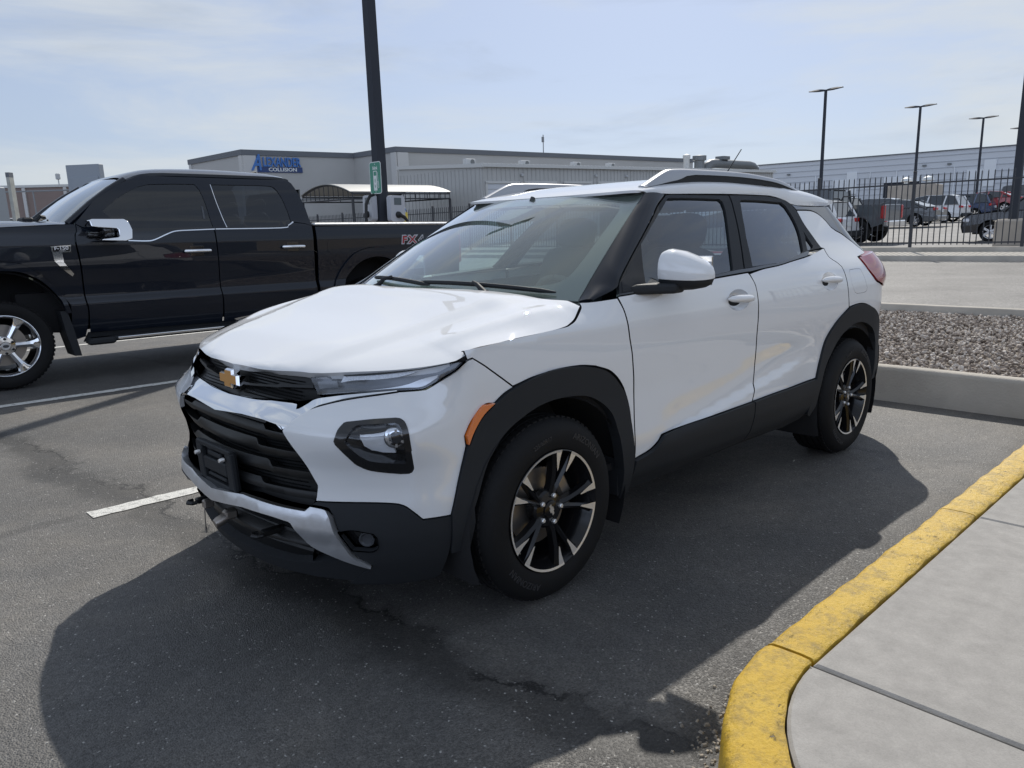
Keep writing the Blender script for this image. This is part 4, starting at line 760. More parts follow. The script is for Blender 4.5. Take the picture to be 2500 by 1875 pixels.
Tp('window_trim',bl,'chrome',pk,gap=0,off=.006,depth=.01,sides=(1,-1),res=.02)
Tp('window_trim',[[[1.674,1.501],[2.47,1.506],[2.574,1.536],[2.655,1.576]],[[2.645,1.587],[2.574,1.547],[2.47,1.517],[1.674,1.512]]],'chrome',pk,gap=0,off=.006,depth=.01,sides=(1,-1),res=.02)
Tp('window_trim',[[[1.735,2.005],[1.757,1.80],[1.806,1.525]],[[1.814,1.525],[1.764,1.80],[1.742,2.005]]],'chrome',pk,gap=0,off=.002,depth=.004,sides=(1,-1),res=.02)
Tp('pillar_sticker',[[[1.570,1.62],[1.578,1.76]],[[1.598,1.76],[1.592,1.62]]],'lamp_dark',pk,gap=0,off=-.004,depth=.001,res=.05)
# roof, hood, bed cover: arched sheets across the truck
def sheet(name,sta,m,n=21,p=3.,lip=.03):
    """stations (x, half width, edge z, centre z)"""
    v=[];f=[]
    for x,w_,ze,zc in sta:
        v.append((x,-w_,ze-lip))
        for t in np.linspace(-1,1,n): v.append((x,w_*t,ze+(zc-ze)*(1-abs(t)**p)))
        v.append((x,w_,ze-lip))
    k=n+2
    for i in range(len(sta)-1):
        for j in range(k-1): f.append((i*k+j,i*k+j+1,i*k+k+j+1,i*k+k+j))
    o=mesh(name,v,f,m,pk,smooth=True,auto=50); return o
rs=smooth_seg([(-.835,.775),(-.90,.80),(-1.1,.815),(-1.6,.82),(-2.3,.82),(-2.62,.81),(-2.74,.79)],3)
cz=pch([-2.80,-2.70,-2.4,-1.8,-1.2,-.95,-.83],[2.10,2.145,2.185,2.20,2.180,2.125,2.075]); ez=pch([-2.80,-2.7,-2.5,-1.2,-1.0,-.88,-.83],[2.06,2.10,2.117,2.112,2.090,2.045,2.022])
sheet('roof',[(x,w_,float(ez(x))+.004,float(cz(x))) for x,w_ in rs],'black_paint',p=6)
sheet('hood',[(x,w_,a,b) for x,w_,a,b in ((-.28,.98,1.572,1.60),(-.1,1.0,1.57,1.615),(.3,.995,1.55,1.62),(.8,.98,1.52,1.585),(1.2,.94,1.485,1.545),(1.36,.90,1.44,1.50),(1.42,.88,1.36,1.42))],'black_paint',p=5)
v=[];f=[]
for t in np.linspace(0,1,7):
    for q in np.linspace(-1,1,13):
        hw=.90*(1-t)+.775*t; x=(-.24)*(1-t)+(-.85)*t+.10*(1-q*q)*(1-t)+.05*(1-q*q)*t; z=1.585*(1-t)+2.03*t+.04*(1-q*q)*t+.04*math.sin(math.pi*t)
        v.append((x,hw*q,z))
for i in range(6):
    for j in range(12): f.append((i*13+j,i*13+j+1,i*13+14+j,i*13+13+j))
mesh('windshield',v,f,'windshield_glass',pk,smooth=True)
for s in (1,-1):
    m=MB(); m.tube([(-.22,s*.93,1.575),(-.46,s*.885,1.775),(-.66,s*.845,1.92),(-.84,s*.81,2.03)],.035,8); m.build('a_pillar','black_paint',pk,smooth=60)
m=MB(); m.box((-2.90,0,1.76),(.02,1.5,.45)); m.build('rear_window','truck_glass',pk)
m=MB(); m.box((-2.88,0,1.3),(.04,1.9,.6)); m.box((-1.5,0,1.12),(2.7,1.8,.55)); m.box((-1.25,0,.70),(3.1,1.7,.4)); m.box((.5,0,.95),(1.5,1.2,.6)); m.box((-4.1,0,.72),(2.2,1.3,.25)); m.tube([(.477,-.85,.43),(.477,.85,.43)],.05,8); m.tube([(-3.73,-.85,.43),(-3.73,.85,.43)],.06,8); m.build('underbody','underside_gap_shade',pk)
m=MB(); m.box((-4.08,0,1.555),(2.32,1.90,.05),bev=.015); tn=m.build('bed_cover','tonneau',pk)
for s in (1,-1):
    m=MB(); m.box((-4.07,s*1.0,1.552),(2.32,.085,.035),bev=.014); m.build('bed_rail','satin_silver',pk)
    m=MB(); m.box((-2.5,s*.74,2.165),(.35,.02,.03),bev=.008); 
m=MB(); m.tube([(-2.55,.0,2.18),(-2.7,.0,2.225),(-2.78,0,2.16)],.03,8); m.build('antenna_fin','black_trim',pk,smooth=60)
m=MB(); m.box((-5.23,0,1.12),(.06,2.0,.82),bev=.02); m.build('tailgate','black_paint',pk)
m=MB(); m.box((-5.30,0,.66),(.18,2.0,.24),bev=.04); m.build('rear_bumper','chrome',pk)
for s in (1,-1):
    m=MB(); m.box((-5.22,s*.97,1.2),(.14,.14,.42),bev=.03); m.build('tail_light','red_lens',pk)
    m=MB(); m.box((1.36,s*.82,1.22),(.16,.30,.34),bev=.05); m.build('headlight','clear_white',pk)
m=MB(); m.box((1.40,0,1.17),(.10,1.34,.46),bev=.05); g=m.build('grille','grille_black',pk)
for k in range(4):
    m=MB(); m.box((1.455,0,1.0+.11*k),(.03,1.3,.035),bev=.01); m.build('grille_bar','chrome',g)
m=MB(); m.box((1.38,0,.72),(.24,1.98,.26),bev=.06); m.build('front_bumper','chrome',pk)
# handles, mirror, badge, decal, step
for x,dd in ((-1.437,tfd[0]),(-2.595,trd[0])):
    m=MB(); z=1.272 if x>-2 else 1.288
    m.box((x,HWID+.028,z),(.305,.03,.042),bev=.013); o=m.build('door_handle','chrome',dd,smooth=60)
    m=MB(); m.box((x,HWID-.004,z),(.15,.01,.11),bev=.003); m.build('handle_cup','gloss_black',dd)
for s in (1,-1):
    m=MB(); m.box((-.52,s*1.13,1.50),(.11,.24,.15),bev=.03); m.box((-.42,s*1.04,1.46),(.14,.14,.06),bev=.02); h=m.build('door_mirror','gloss_black',pk,smooth=60)
    C_=[(-.345,1.600),(-.365,1.612),(-.66,1.612),(-.700,1.590),(-.722,1.505),(-.705,1.415),(-.64,1.394),(-.42,1.405),(-.43,1.418),(-.575,1.432),(-.592,1.445),(-.592,1.505),(-.575,1.520),(-.40,1.533),(-.352,1.540)]
    c=MB(); c.prism([(x+.02,z) for x,z in C_],s*1.14,s*1.36,'y'); c.v=[(x,y-s*.30*(z-1.395),z) for x,y,z in c.v]; o=c.build('mirror_cap','chrome',h,smooth=40); bm=o.modifiers.new('b','BEVEL'); bm.width=.024; bm.segments=4; bm.limit_method='ANGLE'
bp=[[[.013,1.356],[.19,1.366]],[[.184,1.300],[.108,1.296]],[[.11,1.20],[.188,1.085]],[[.172,1.060],[.101,1.128],[.03,1.215]]]
Tp('fender_vent',bp,'chrome',pk,gap=0,off=.016,depth=.016,res=.03,sides=(1,-1))
bf=[[[.028,1.346],[.178,1.354]],[[.174,1.308],[.026,1.306]]]
fb=Tp('badge_plate',bf,'gloss_black',pk,gap=0,off=.018,depth=.003,res=.03)
TXM=lambda x,y,z: Matrix(((-1,0,0,x),(0,0,1,y),(0,1,0,z),(0,0,0,1)))
def text(name,s,size,m,parent,M_,sx=1,**k):
    v,f=text_geo(s,size,**k); return mesh(name,[tuple(M_@Vector((a*sx,b,c))) for a,b,c in v],f,m,parent)
yv=float(Tw(0.1,1.33)[1])+.0195
text('badge_letters','F-150',.048,'badge_white',fb,TXM(-.102,yv,1.337),1.15,bold=.0015); text('badge_letters','LARIAT',.014,'badge_white',fb,TXM(-.11,yv,1.313),1.3)
dy=HWID-.0025
text('decal_letters','F',.150,'decal_grey',pk,TXM(-4.245,dy,1.335),1.25,ext=.0006,bold=.012,shear=.1); text('decal_letters','F',.135,'decal_red',pk,TXM(-4.247,dy+.001,1.335),1.25,ext=.0006,bold=.004,shear=.1)
text('decal_letters','X',.150,'decal_grey',pk,TXM(-4.385,dy,1.335),1.35,ext=.0006,bold=.012); text('decal_letters','X',.135,'decal_red',pk,TXM(-4.385,dy+.001,1.335),1.35,ext=.0006,bold=.002)
text('decal_letters','4',.150,'decal_grey',pk,TXM(-4.535,dy,1.335),1.25,ext=.0006,bold=.008); text('decal_letters','4',.135,'black_paint',pk,TXM(-4.535,dy+.001,1.335),1.25,ext=.0006,bold=-.002)
text('decal_letters','OFF ROAD',.026,'decal_grey',pk,TXM(-4.45,dy,1.262),1.2,ext=.0006)
for s in (1,-1):
    m=MB(); m.box((-1.62,s*1.04,.405),(2.75,.16,.05),bev=.018); st_=m.build('side_step','black_trim',pk,smooth=60)
    m=MB(); m.box((-1.75,s*1.125,.408),(2.5,.014,.026),bev=.005); m.build('step_trim','chrome',st_)
    m=MB(); m.box((-.355,s*1.07,.395),(.26,.15,.07),bev=.02); m.build('step_end','black_trim',st_)
    m=MB(); m.prism([(-.08,.72),(-.12,.55),(-.165,.26),(-.10,.265),(-.05,.5),(-.02,.72)],s*.78,s*1.06,'y'); m.build('mud_flap','black_trim',pk)
m=MB(); m.tube([(-.02,.55,1.60),(-.2,.2,1.655)],.012,6); m.tube([(.0,.62,1.60),(-.06,.60,1.66),(-.12,.5,1.655)],.02,6); m.box((.05,.5,1.625),(.10,.25,.05),bev=.015); m.build('wiper','black_trim',pk)
m=MB(); m.tube([(-.10,-.2,1.60),(-.18,-.6,1.66)],.012,6); m.build('wiper','black_trim',pk)
def truck_wheel(loc,s):
    root=bpy.data.objects.new('wheel',None); COL.objects.link(root); root.parent=pk; root.location=loc; root.rotation_euler=(0,0,0 if s==1 else math.pi)
    t=MB(); t.lathe([(.292,-.02),(.300,.0),(.33,.012),(.37,.014),(.40,.004),(.417,-.02),(.424,-.05),(.428,-.10),(.428,-.22),(.42,-.27),(.38,-.30),(.292,-.29)],72)
    for k in range(60): t.box((0,-.038,.418),(.026,.04,.014),Matrix.Rotation(2*math.pi*k/60,4,'Y'))
    t.build('tyre','rubber',root,smooth=35)
    r=MB(); r.lathe([(.296,-.004),(.296,.006),(.290,.010),(.280,.0),(.268,-.03),(.262,-.12),(.26,-.26)],64); r.build('rim','chrome_wheel',root,smooth=40)
    sp=MB()
    for k in range(6):
        a=2*math.pi*k/6+R(30 if 0 else 90)
        sec=[]
        for rr,w_,y in ((.055,.034,-.012),(.12,.026,-.004),(.20,.034,.000),(.245,.046,.002),(.281,.070,.004)):
            cx,cz=-rr*math.sin(a),rr*math.cos(a); tx,tz=-math.cos(a),-math.sin(a)
            sec.append([(cx-tx*w_,y-.045,cz-tz*w_),(cx-tx*w_*.8,y-.006,cz-tz*w_*.8),(cx,y+.004,cz),(cx+tx*w_*.8,y-.006,cz+tz*w_*.8),(cx+tx*w_,y-.045,cz+tz*w_)])
        n=len(sp.v); sp.add([p for q in sec for p in q],[(i*5+j,i*5+j+1,i*5+6+j,i*5+5+j) for i in range(4) for j in range(4)])
    sp.lathe([(0,.004),(.042,.004),(.046,-.002),(.085,-.006),(.095,-.02),(.095,-.08)],40); sp.build('spokes','chrome_wheel',root,smooth=32)
    for k in range(6):
        a=2*math.pi*k/6+R(60); MB().lathe([(0,.012),(.010,.012),(.013,.004),(.013,-.02)],10,Matrix.Translation((-.069*math.sin(a),0,.069*math.cos(a)))).build('lug_nut','wheel_black',root,smooth=40)
    MB().lathe([(0,.009),(.034,.009),(.036,.004)],30).build('centre_cap','satin_silver',root,smooth=40)
    em=MB(); em.add([(.026*math.cos(t),.0098,.015*math.sin(t)) for t in np.linspace(0,2*math.pi,24,endpoint=False)],[tuple(range(24))]); em.build('cap_badge','lamp_dark',root)
    b=MB(); b.lathe([(.07,-.11),(.20,-.11),(.20,-.14),(.07,-.14)],40); b.box((.0,-.12,.17),(.2,.09,.09),Matrix.Rotation(R(110),4,'Y'),bev=.02); b.build('brake_disc','rotor',root,smooth=30)
for x in (.477,-3.73):
    for s in (1,-1): truck_wheel((x,s*1.055,.429),s)
for xw in (.46,-3.77):
    for s in (1,-1):
        v=[];f=[];th=np.linspace(R(-5),R(185),20)
        for a in th:
            for rr,y in ((.60,1.045),(.62,1.0),(.62,.62),(.1,.60)): v.append((xw+rr*math.cos(a)*.95,s*y,.52+rr*math.sin(a)))
        for i in range(19):
            for j in range(3): f.append((i*4+j,i*4+j+1,i*4+5+j,i*4+4+j))
        mesh('wheel_house',v,f,'underside_gap_shade',pk)
for x,y in ((-1.0,.45),(-1.0,-.45),(-2.2,.4),(-2.2,-.4)):
    m=MB(); bk=Matrix.Translation((x-.2,y,1.25))@Matrix.Rotation(R(-12),4,'Y'); m.box((0,0,.22),(.14,.5,.5),bk,bev=.05); m.box((0,0,.55),(.10,.28,.18),bk,bev=.04); m.build('seat','interior',pk,smooth=50)
# ================================================================== ground, kerbs, pavement
EYE=CC
def FW(x,y,h): return (x,y,EYE[2]-.019*(x-EYE[0])-.0093*(y-EYE[1])+h)
GX=pch([-400,-140,-69,-45,-28,-22,-20.1,-8.9,-4.3,40],[9.3,3.6,1.95,1.36,.72,.585,.46,.20,.0,0])
def gz(x,y): return float(GX(x))
def asphalt(name,base,agg,grain,rough,bump,patch=False,chips=1.0):
    m=bpy.data.materials.new(name); m.use_nodes=True; t=m.node_tree; b=t.nodes['Principled BSDF']; n=t.nodes.new; L=t.links.new
    c=n('ShaderNodeTexCoord'); 
    def noise(s,d=5,r=.6):
        q=n('ShaderNodeTexNoise'); q.inputs['Scale'].default_value=s; q.inputs['Detail'].default_value=d; q.inputs['Roughness'].default_value=r; L(c.outputs['Object'],q.inputs['Vector']); return q.outputs['Fac']
    def vor(s,feat='F1'):
        q=n('ShaderNodeTexVoronoi'); q.inputs['Scale'].default_value=s; q.feature=feat; L(c.outputs['Object'],q.inputs['Vector']); return q
    def mr(x,a,b_,c_,d):
        q=n('ShaderNodeMapRange'); q.inputs[1].default_value=a; q.inputs[2].default_value=b_; q.inputs[3].default_value=c_; q.inputs[4].default_value=d; L(x,q.inputs[0]); return q.outputs[0]
    def ma(op,x,y):
        q=n('ShaderNodeMath'); q.operation=op
        for i,v in enumerate((x,y)):
            if isinstance(v,(int,float)): q.inputs[i].default_value=v
            else: L(v,q.inputs[i])
        return q.outputs[0]
    v=vor(grain); sp=n('ShaderNodeSeparateColor'); L(v.outputs['Color'],sp.inputs[0])
    g=mr(sp.outputs[0],.0,1,1-agg,1+agg)                      # each stone its own grey
    pale=mr(sp.outputs[1],.986,.998,0,chips)                      # a few pale chips
    vr=.22 if chips==1 else .07; big=mr(noise(.9,4),.3,.7,1-vr,1+vr); mid=mr(noise(14,3),.3,.7,.88,1.12)
    k=ma('MULTIPLY',ma('MULTIPLY',g,big),mid)
    stain=mr(noise(.55,6,.7),.60,.72,1,.72); k=ma('MULTIPLY',k,stain)
    pos=n('ShaderNodeSeparateXYZ'); L(c.outputs['Object'],pos.inputs[0])
    if patch:
        # old trench seam running across the bays: a smooth dark band with a ragged crack in it
        w=mr(noise(1.1,4),.25,.75,-.16,.16); w2=mr(noise(7,5),.2,.8,-.05,.05)
        xc=ma('ADD',ma('ADD',ma('MULTIPLY',pos.outputs[1],-.085),.66),ma('ADD',w,w2))
        d=ma('ABSOLUTE',ma('SUBTRACT',pos.outputs[0],xc),0)
        band=mr(d,.05,.16,1,0); k=ma('MULTIPLY',k,mr(band,0,1,1,.50))
        w3=mr(noise(3.5,8,.75),.2,.8,-.10,.10); d2=ma('ABSOLUTE',ma('SUBTRACT',ma('ADD',pos.outputs[0],.07),ma('ADD',xc,w3)),0)
        gate=mr(noise(1.7,2),.36,.50,0,1)
        crack=ma('MULTIPLY',mr(d2,.006,.020,1,0),gate); k=ma('MULTIPLY',k,mr(crack,0,1,1,.15))
        d3=ma('ABSOLUTE',ma('SUBTRACT',ma('ADD',pos.outputs[0],2.55),ma('ADD',ma('MULTIPLY',pos.outputs[1],-.22),w)),0); k=ma('MULTIPLY',k,mr(ma('MULTIPLY',mr(d3,.02,.07,1,0),gate),0,1,1,.7))
        # worn older bay line
        d4=ma('ABSOLUTE',ma('ADD',pos.outputs[1],1.45),0); old=ma('MULTIPLY',mr(d4,.035,.055,1,0),mr(pos.outputs[0],.98,1.05,0,1)); k=ma('MULTIPLY',k,mr(old,0,1,1,.74))
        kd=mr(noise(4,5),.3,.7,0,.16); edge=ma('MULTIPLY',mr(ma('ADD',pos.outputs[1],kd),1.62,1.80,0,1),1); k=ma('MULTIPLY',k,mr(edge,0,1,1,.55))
    col=n('ShaderNodeVectorMath'); col.operation='SCALE'; col.inputs[0].default_value=base; L(k,col.inputs['Scale'])
    if patch:
        # wind-blown dust lying in the sunlit lane
        du=n('ShaderNodeMix'); du.data_type='RGBA'; L(ma('MULTIPLY',mr(noise(.42,6,.7),.42,.62,0,.85),mr(noise(3.1,5),.3,.65,.2,1)),du.inputs['Factor']); du.inputs['A'].default_value=(*base,1); du.inputs['B'].default_value=(.138,.125,.107,1); L(du.outputs['Result'],col.inputs[0])
    mx=n('ShaderNodeMix'); mx.data_type='RGBA'; L(pale,mx.inputs['Factor']); L(col.outputs[0],mx.inputs['A']); mx.inputs['B'].default_value=(.34,.33,.31,1)
    L(mx.outputs['Result'],b.inputs['Base Color']); b.inputs['Roughness'].default_value=rough; b.inputs['Specular IOR Level'].default_value=.5
    hgt=ma('ADD',mr(v.outputs['Distance'],0,.7,1,0),ma('MULTIPLY',noise(grain*.35,4),.8))
    if patch: hgt=ma('MULTIPLY',hgt,mr(band,0,1,1,.35))
    bp=n('ShaderNodeBump'); bp.inputs['Strength'].default_value=bump; bp.inputs['Distance'].default_value=.006; L(hgt,bp.inputs['Height']); L(bp.outputs[0],b.inputs['Normal'])
    M[name]=m
asphalt('lot_asphalt',(.077,.075,.072),.36,175,.62,.6,True)
asphalt('street_asphalt',(.150,.143,.134),.35,80,.75,.5)
asphalt('far_asphalt',(.16,.156,.15),.3,50,.75,.4)
def strip(name,x0,x1,y0,y1,m,dz=0,nx=12,ny=2):
    xs=np.linspace(x0,x1,nx); ys=np.linspace(y0,y1,ny)
    v=[(x,y,gz(x,y)+dz) for x in xs for y in ys]; f=[(i*ny+j,(i+1)*ny+j,(i+1)*ny+j+1,i*ny+j+1) for i in range(nx-1) for j in range(ny-1)]
    if x1<x0: f=[q[::-1] for q in f]
    return tag(mesh(name,v,f,m,smooth=True),kind='structure')
mat('dirt',(.16,.135,.11),.95,noise=(6,.3),bump=(60,.6))
strip('terrain',-800,400,-500,400,'dirt',-.12,120,2)
strip('parking_lot',-4.3,60,-140,60,'lot_asphalt',0,4,2)
strip('street',-19.95,-8.80,-160,80,'street_asphalt',-.0,12)
strip('far_parking_lot',-131,-21.3,-160,90,'far_asphalt',.0,60)
strip('left_parking_lot',-21.9,-4.25,-140,-13.0,'far_asphalt',.012,12)
# kerbs: swept profile
mat('concrete',(.40,.375,.33),.9,noise=(3,.16),bump=(90,.35))
mat('kerb_concrete',(.42,.385,.33),.9,noise=(2.2,.22),bump=(70,.4))
def paintmat():
    m=bpy.data.materials.new('yellow_kerb_paint'); m.use_nodes=True; t=m.node_tree; b=t.nodes['Principled BSDF']; n=t.nodes.new; L=t.links.new
    c=n('ShaderNodeTexCoord'); 
    def noise(s,d=6,r=.65,st=None):
        q=n('ShaderNodeTexNoise'); q.inputs['Scale'].default_value=s; q.inputs['Detail'].default_value=d; q.inputs['Roughness'].default_value=r
        if st:
            mp=n('ShaderNodeMapping'); mp.inputs['Scale'].default_value=st; L(c.outputs['Object'],mp.inputs['Vector']); L(mp.outputs[0],q.inputs['Vector'])
        else: L(c.outputs['Object'],q.inputs['Vector'])
        return q.outputs['Fac']
    def ramp(x,a,b_):
        q=n('ShaderNodeMapRange'); q.inputs[1].default_value=a; q.inputs[2].default_value=b_; L(x,q.inputs[0]); return q.outputs[0]
    def mix(f,a,b_):
        q=n('ShaderNodeMix'); q.data_type='RGBA'; L(f,q.inputs['Factor'])
        for i,v in (('A',a),('B',b_)):
            if isinstance(v,tuple): q.inputs[i].default_value=v
            else: L(v,q.inputs[i])
        return q.outputs['Result']
    base=mix(ramp(noise(5),.3,.7),(.52,.32,.012,1),(.60,.39,.035,1))
    dirt=mix(ramp(noise(16,8,.75),.47,.66),base,(.30,.20,.035,1))
    mm=n('ShaderNodeMath'); mm.operation='MULTIPLY'; L(ramp(noise(20,9,.8,(1,1.8,1)),.60,.63),mm.inputs[0]); L(ramp(noise(2.3,5),.46,.60),mm.inputs[1])
    chip=mix(mm.outputs[0],dirt,(.20,.185,.16,1)); L(chip,b.inputs['Base Color']); b.inputs['Roughness'].default_value=.42
    h=n('ShaderNodeMath'); h.operation='ADD'; L(noise(45,8,.7),h.inputs[0]); mu=n('ShaderNodeMath'); mu.operation='MULTIPLY'; mu.inputs[1].default_value=-1.2; L(mm.outputs[0],mu.inputs[0]); L(mu.outputs[0],h.inputs[1])
    bp=n('ShaderNodeBump'); bp.inputs['Strength'].default_value=.95; bp.inputs['Distance'].default_value=.011; L(h.outputs[0],bp.inputs['Height']); L(bp.outputs[0],b.inputs['Normal']); M['yellow_kerb_paint']=m
paintmat()
def sweep(pts,nrmls,prof,zf=lambda x,y:0,wob=0):
    """profile of (offset along outward normal, height) swept along pts; returns v,f with end caps"""
    k=len(prof); v=[];f=[]
    for i,(p,nn) in enumerate(zip(pts,nrmls)):
        a=wob*math.sin(i*1.7+p[0]*3)+wob*.7*math.sin(p[0]*11+p[1]*7)
        for d,h in prof: v.append((p[0]+nn[0]*(d+(a if h>.02 else 0)),p[1]+nn[1]*(d+(a if h>.02 else 0)),zf(p[0],p[1])+h+(a*.6 if h>.05 else 0)))
    for i in range(len(pts)-1):
        for j in range(k-1): f.append((i*k+j,i*k+k+j,i*k+k+j+1,i*k+j+1))
    f.append(tuple(range(k))); f.append(tuple((len(pts)-1)*k+j for j in range(k-1,-1,-1)))
    return v,f
KP=[(.0,-.05),(-.002,.0),(-.008,.11),(-.011,.130),(-.019,.144),(-.034,.152),(-.060,.154),(-.12,.155),(-.150,.153),(-.157,.147),(-.158,.13),(-.158,-.05)]
CRV=(.0,2.60); RO=.86
def line(x0,x1,st=.06):
    xs=np.arange(x0,x1,st if x1>x0 else -st).tolist()+[x1]; return [(x,1.745) for x in xs],[(0,-1)]*len(xs)
kb=MB()
brk=[-4.02,-3.08,-1.53,-.005]
for a,b in zip(brk[:-1],brk[1:]): kb.add(*sweep(*line(a+.004,b-.004),KP,wob=.0022))
an=np.linspace(R(-90)+.006,R(0),26); kb.add(*sweep([(CRV[0]+.855*math.cos(a),CRV[1]+.855*math.sin(a)) for a in an],[(math.cos(a),math.sin(a)) for a in an],KP,wob=.002))
ys=np.arange(2.606,9,.1); kb.add(*sweep([(.855,y) for y in ys],[(1,0)]*len(ys),KP,wob=.002))
ko=mesh('yellow_kerb',kb.v,kb.f,'yellow_kerb_paint',smooth=True,auto=45); tag(ko,kind='structure')
# pavement slabs
asphalt('pavement_concrete',(.275,.262,.244),.06,260,.85,.10,False,.12)
sw=MB()
def slab(poly,z0=-.02,z1=.150,b=.009):
    p=np.array(poly,float); q=inset(p,b); p=inset(p,0); n=len(p)
    v=[(x,y,z0) for x,y in p]+[(x,y,z1-b*.8) for x,y in p]+[(x,y,z1) for x,y in q]
    f=[(i,(i+1)%n,n+(i+1)%n,n+i) for i in range(n)]+[(n+i,n+(i+1)%n,2*n+(i+1)%n,2*n+i) for i in range(n)]+[tuple(2*n+i for i in range(n))]
    sw.add(v,f)
yk=1.908
for a,b in zip([-4.6,-3.08,-1.53][:],[-3.08,-1.53,.015]):
    for y0,y1 in ((yk,3.46),(3.46,5.0),(5.0,6.6),(6.6,8.2)): slab([(a+.003,y0+.003),(b-.003,y0+.003),(b-.003,y1-.003),(a+.003,y1-.003)])
ri=.692; arc_=[(CRV[0]+.02*0+ri*math.cos(a),CRV[1]+ri*math.sin(a)) for a in np.linspace(R(-88.4),0,20)]
slab([(.021,yk+.003)]+arc_+[(ri,3.455),(.021,3.455)])
for y0,y1 in ((3.46,5.0),(5.0,6.6),(6.6,8.2)): slab([(.021,y0+.003),(ri,y0+.003),(ri,y1-.003),(.021,y1-.003)])
o=mesh('pavement',sw.v,sw.f,'pavement_concrete',smooth=True,auto=25); tag(o,kind='structure')
# debris in the gutter
gm=MB(); rg=np.random.default_rng(3)
for k in range(420):
    t=rg.uniform(0,1)
    if t<.7:
        a=rg.uniform(R(-90),R(-10)); r_=.862+abs(rg.normal(0,.035)); x,y=CRV[0]+r_*math.cos(a),CRV[1]+r_*math.sin(a)
    else: x,y=rg.uniform(-4,0),1.738-abs(rg.normal(0,.02))
    s=rg.uniform(.002,.009); gm.box((x,y,s*.3),(s*2*rg.uniform(.5,1.4),s*1.4,s),rz=rg.uniform(0,3),taper=.6)
mat('grit',(.24,.21,.17),.9,noise=(90,.6)); tag(mesh('gutter_grit',gm.v,gm.f,'grit'),'loose grit and crumbs along the foot of the yellow kerb','grit',kind='stuff')
# gravel island between the bays and the street
IK=[(.0,-.05),(-.004,.16),(-.012,.178),(-.03,.186),(-.10,.188),(-.13,.182),(-.14,.17),(-.142,-.05)]
ys=[y for y in np.arange(-16,9.01,.25)]
def kerb_line(name,x,sgn,zf,prof,y0=-16,y1=9.01,m='kerb_concrete',st=.25):
    ys=np.arange(y0,y1,st); k=MB(); k.add(*sweep([(x,y) for y in ys],[(sgn,0)]*len(ys),prof,zf,wob=.002)); return tag(mesh(name,k.v,k.f,m,smooth=True,auto=45),kind='structure')
kerb_line('island_kerb',-4.235,1,lambda x,y:.03,[(a,h*1.32) for a,h in IK],m='kerb_concrete')
kerb_line('island_kerb',-8.86,-1,lambda x,y:.19,[(a,h*.85) for a,h in IK])
tag(mesh('island_bed',[(-8.8,-16,.235),(-4.3,-16,.205),(-4.3,9,.205),(-8.8,9,.235)],[(0,1,2,3)],'dirt'),kind='structure')
ph=(1+5**.5)/2; ico=np.array([(-1,ph,0),(1,ph,0),(-1,-ph,0),(1,-ph,0),(0,-1,ph),(0,1,ph),(0,-1,-ph),(0,1,-ph),(ph,0,-1),(ph,0,1),(-ph,0,-1),(-ph,0,1)])/1.9
icf=np.array([(0,11,5),(0,5,1),(0,1,7),(0,7,10),(0,10,11),(1,5,9),(5,11,4),(11,10,2),(10,7,6),(7,1,8),(3,9,4),(3,4,2),(3,2,6),(3,6,8),(3,8,9),(4,9,5),(2,4,11),(6,2,10),(8,6,7),(9,8,1)])
def stones(n,x0,x1,y0,y1,s0,s1,rr):
    V=[];F=[];k=0
    X=rr.uniform(x0,x1,n);Y=rr.uniform(y0,y1,n)
    for x,y in zip(X,Y):
        s=rr.uniform(s0,s1); e=Euler(rr.uniform(0,6,3)).to_matrix(); p=ico*(1+rr.normal(0,.13,(12,1)))*[s*rr.uniform(.8,1.5),s,s*rr.uniform(.5,.9)]
        q=p@np.array(e).T; q=q+[x,y,.205+(-4.3-x)*.008+rr.uniform(0,.022)]; V.append(q);F.append(icf+k);k+=12
    return np.vstack(V),np.vstack(F)
rg=np.random.default_rng(5)
a=stones(15000,-8.70,-4.40,-2.4,2.6,.011,.023,rg); b=stones(1800,-8.7,-4.4,-7.5,-2.4,.02,.04,rg)
mm=bpy.data.materials.new('gravel'); mm.use_nodes=True; t=mm.node_tree; g_=t.nodes.new('ShaderNodeNewGeometry'); cr=t.nodes.new('ShaderNodeValToRGB')
for p_,c_ in ((0,(.12,.095,.075,1)),(.35,(.245,.20,.165,1)),(.7,(.37,.32,.275,1)),(1,(.58,.53,.47,1))):
    e=cr.color_ramp.elements[0] if p_==0 else (cr.color_ramp.elements[-1] if p_==1 else cr.color_ramp.elements.new(p_)); e.position=p_; e.color=c_
t.links.new(g_.outputs['Random Per Island'],cr.inputs[0]); t.links.new(cr.outputs[0],t.nodes['Principled BSDF'].inputs['Base Color']); t.nodes['Principled BSDF'].inputs['Roughness'].default_value=.85; M['gravel']=mm
d=bpy.data.meshes.new('gravel'); V=np.vstack([a[0],b[0]]);F=np.vstack([a[1],b[1]+len(a[0])]); d.from_pydata(V.tolist(),[],F.tolist()); d.materials.append(mm); go=bpy.data.objects.new('gravel',d); COL.objects.link(go); tag(go,'loose grey and brown gravel filling the kerbed island behind the parked cars','gravel',kind='stuff')
# far kerb of the street and the fence plinth
kerb_line('street_kerb',-19.95,1,lambda x,y:.44,[(a,h*.85) for a,h in IK],-120,60,st=1.0)
strip('verge',-21.35,-20.05,-120,60,'concrete',.10,3)
kerb_line('fence_plinth',-21.45,1,lambda x,y:.60,[(.0,-.05),(-.004,.15),(-.012,.17),(-.03,.175),(-.35,.175),(-.36,.165),(-.362,-.05)],-120,60,st=1.0)
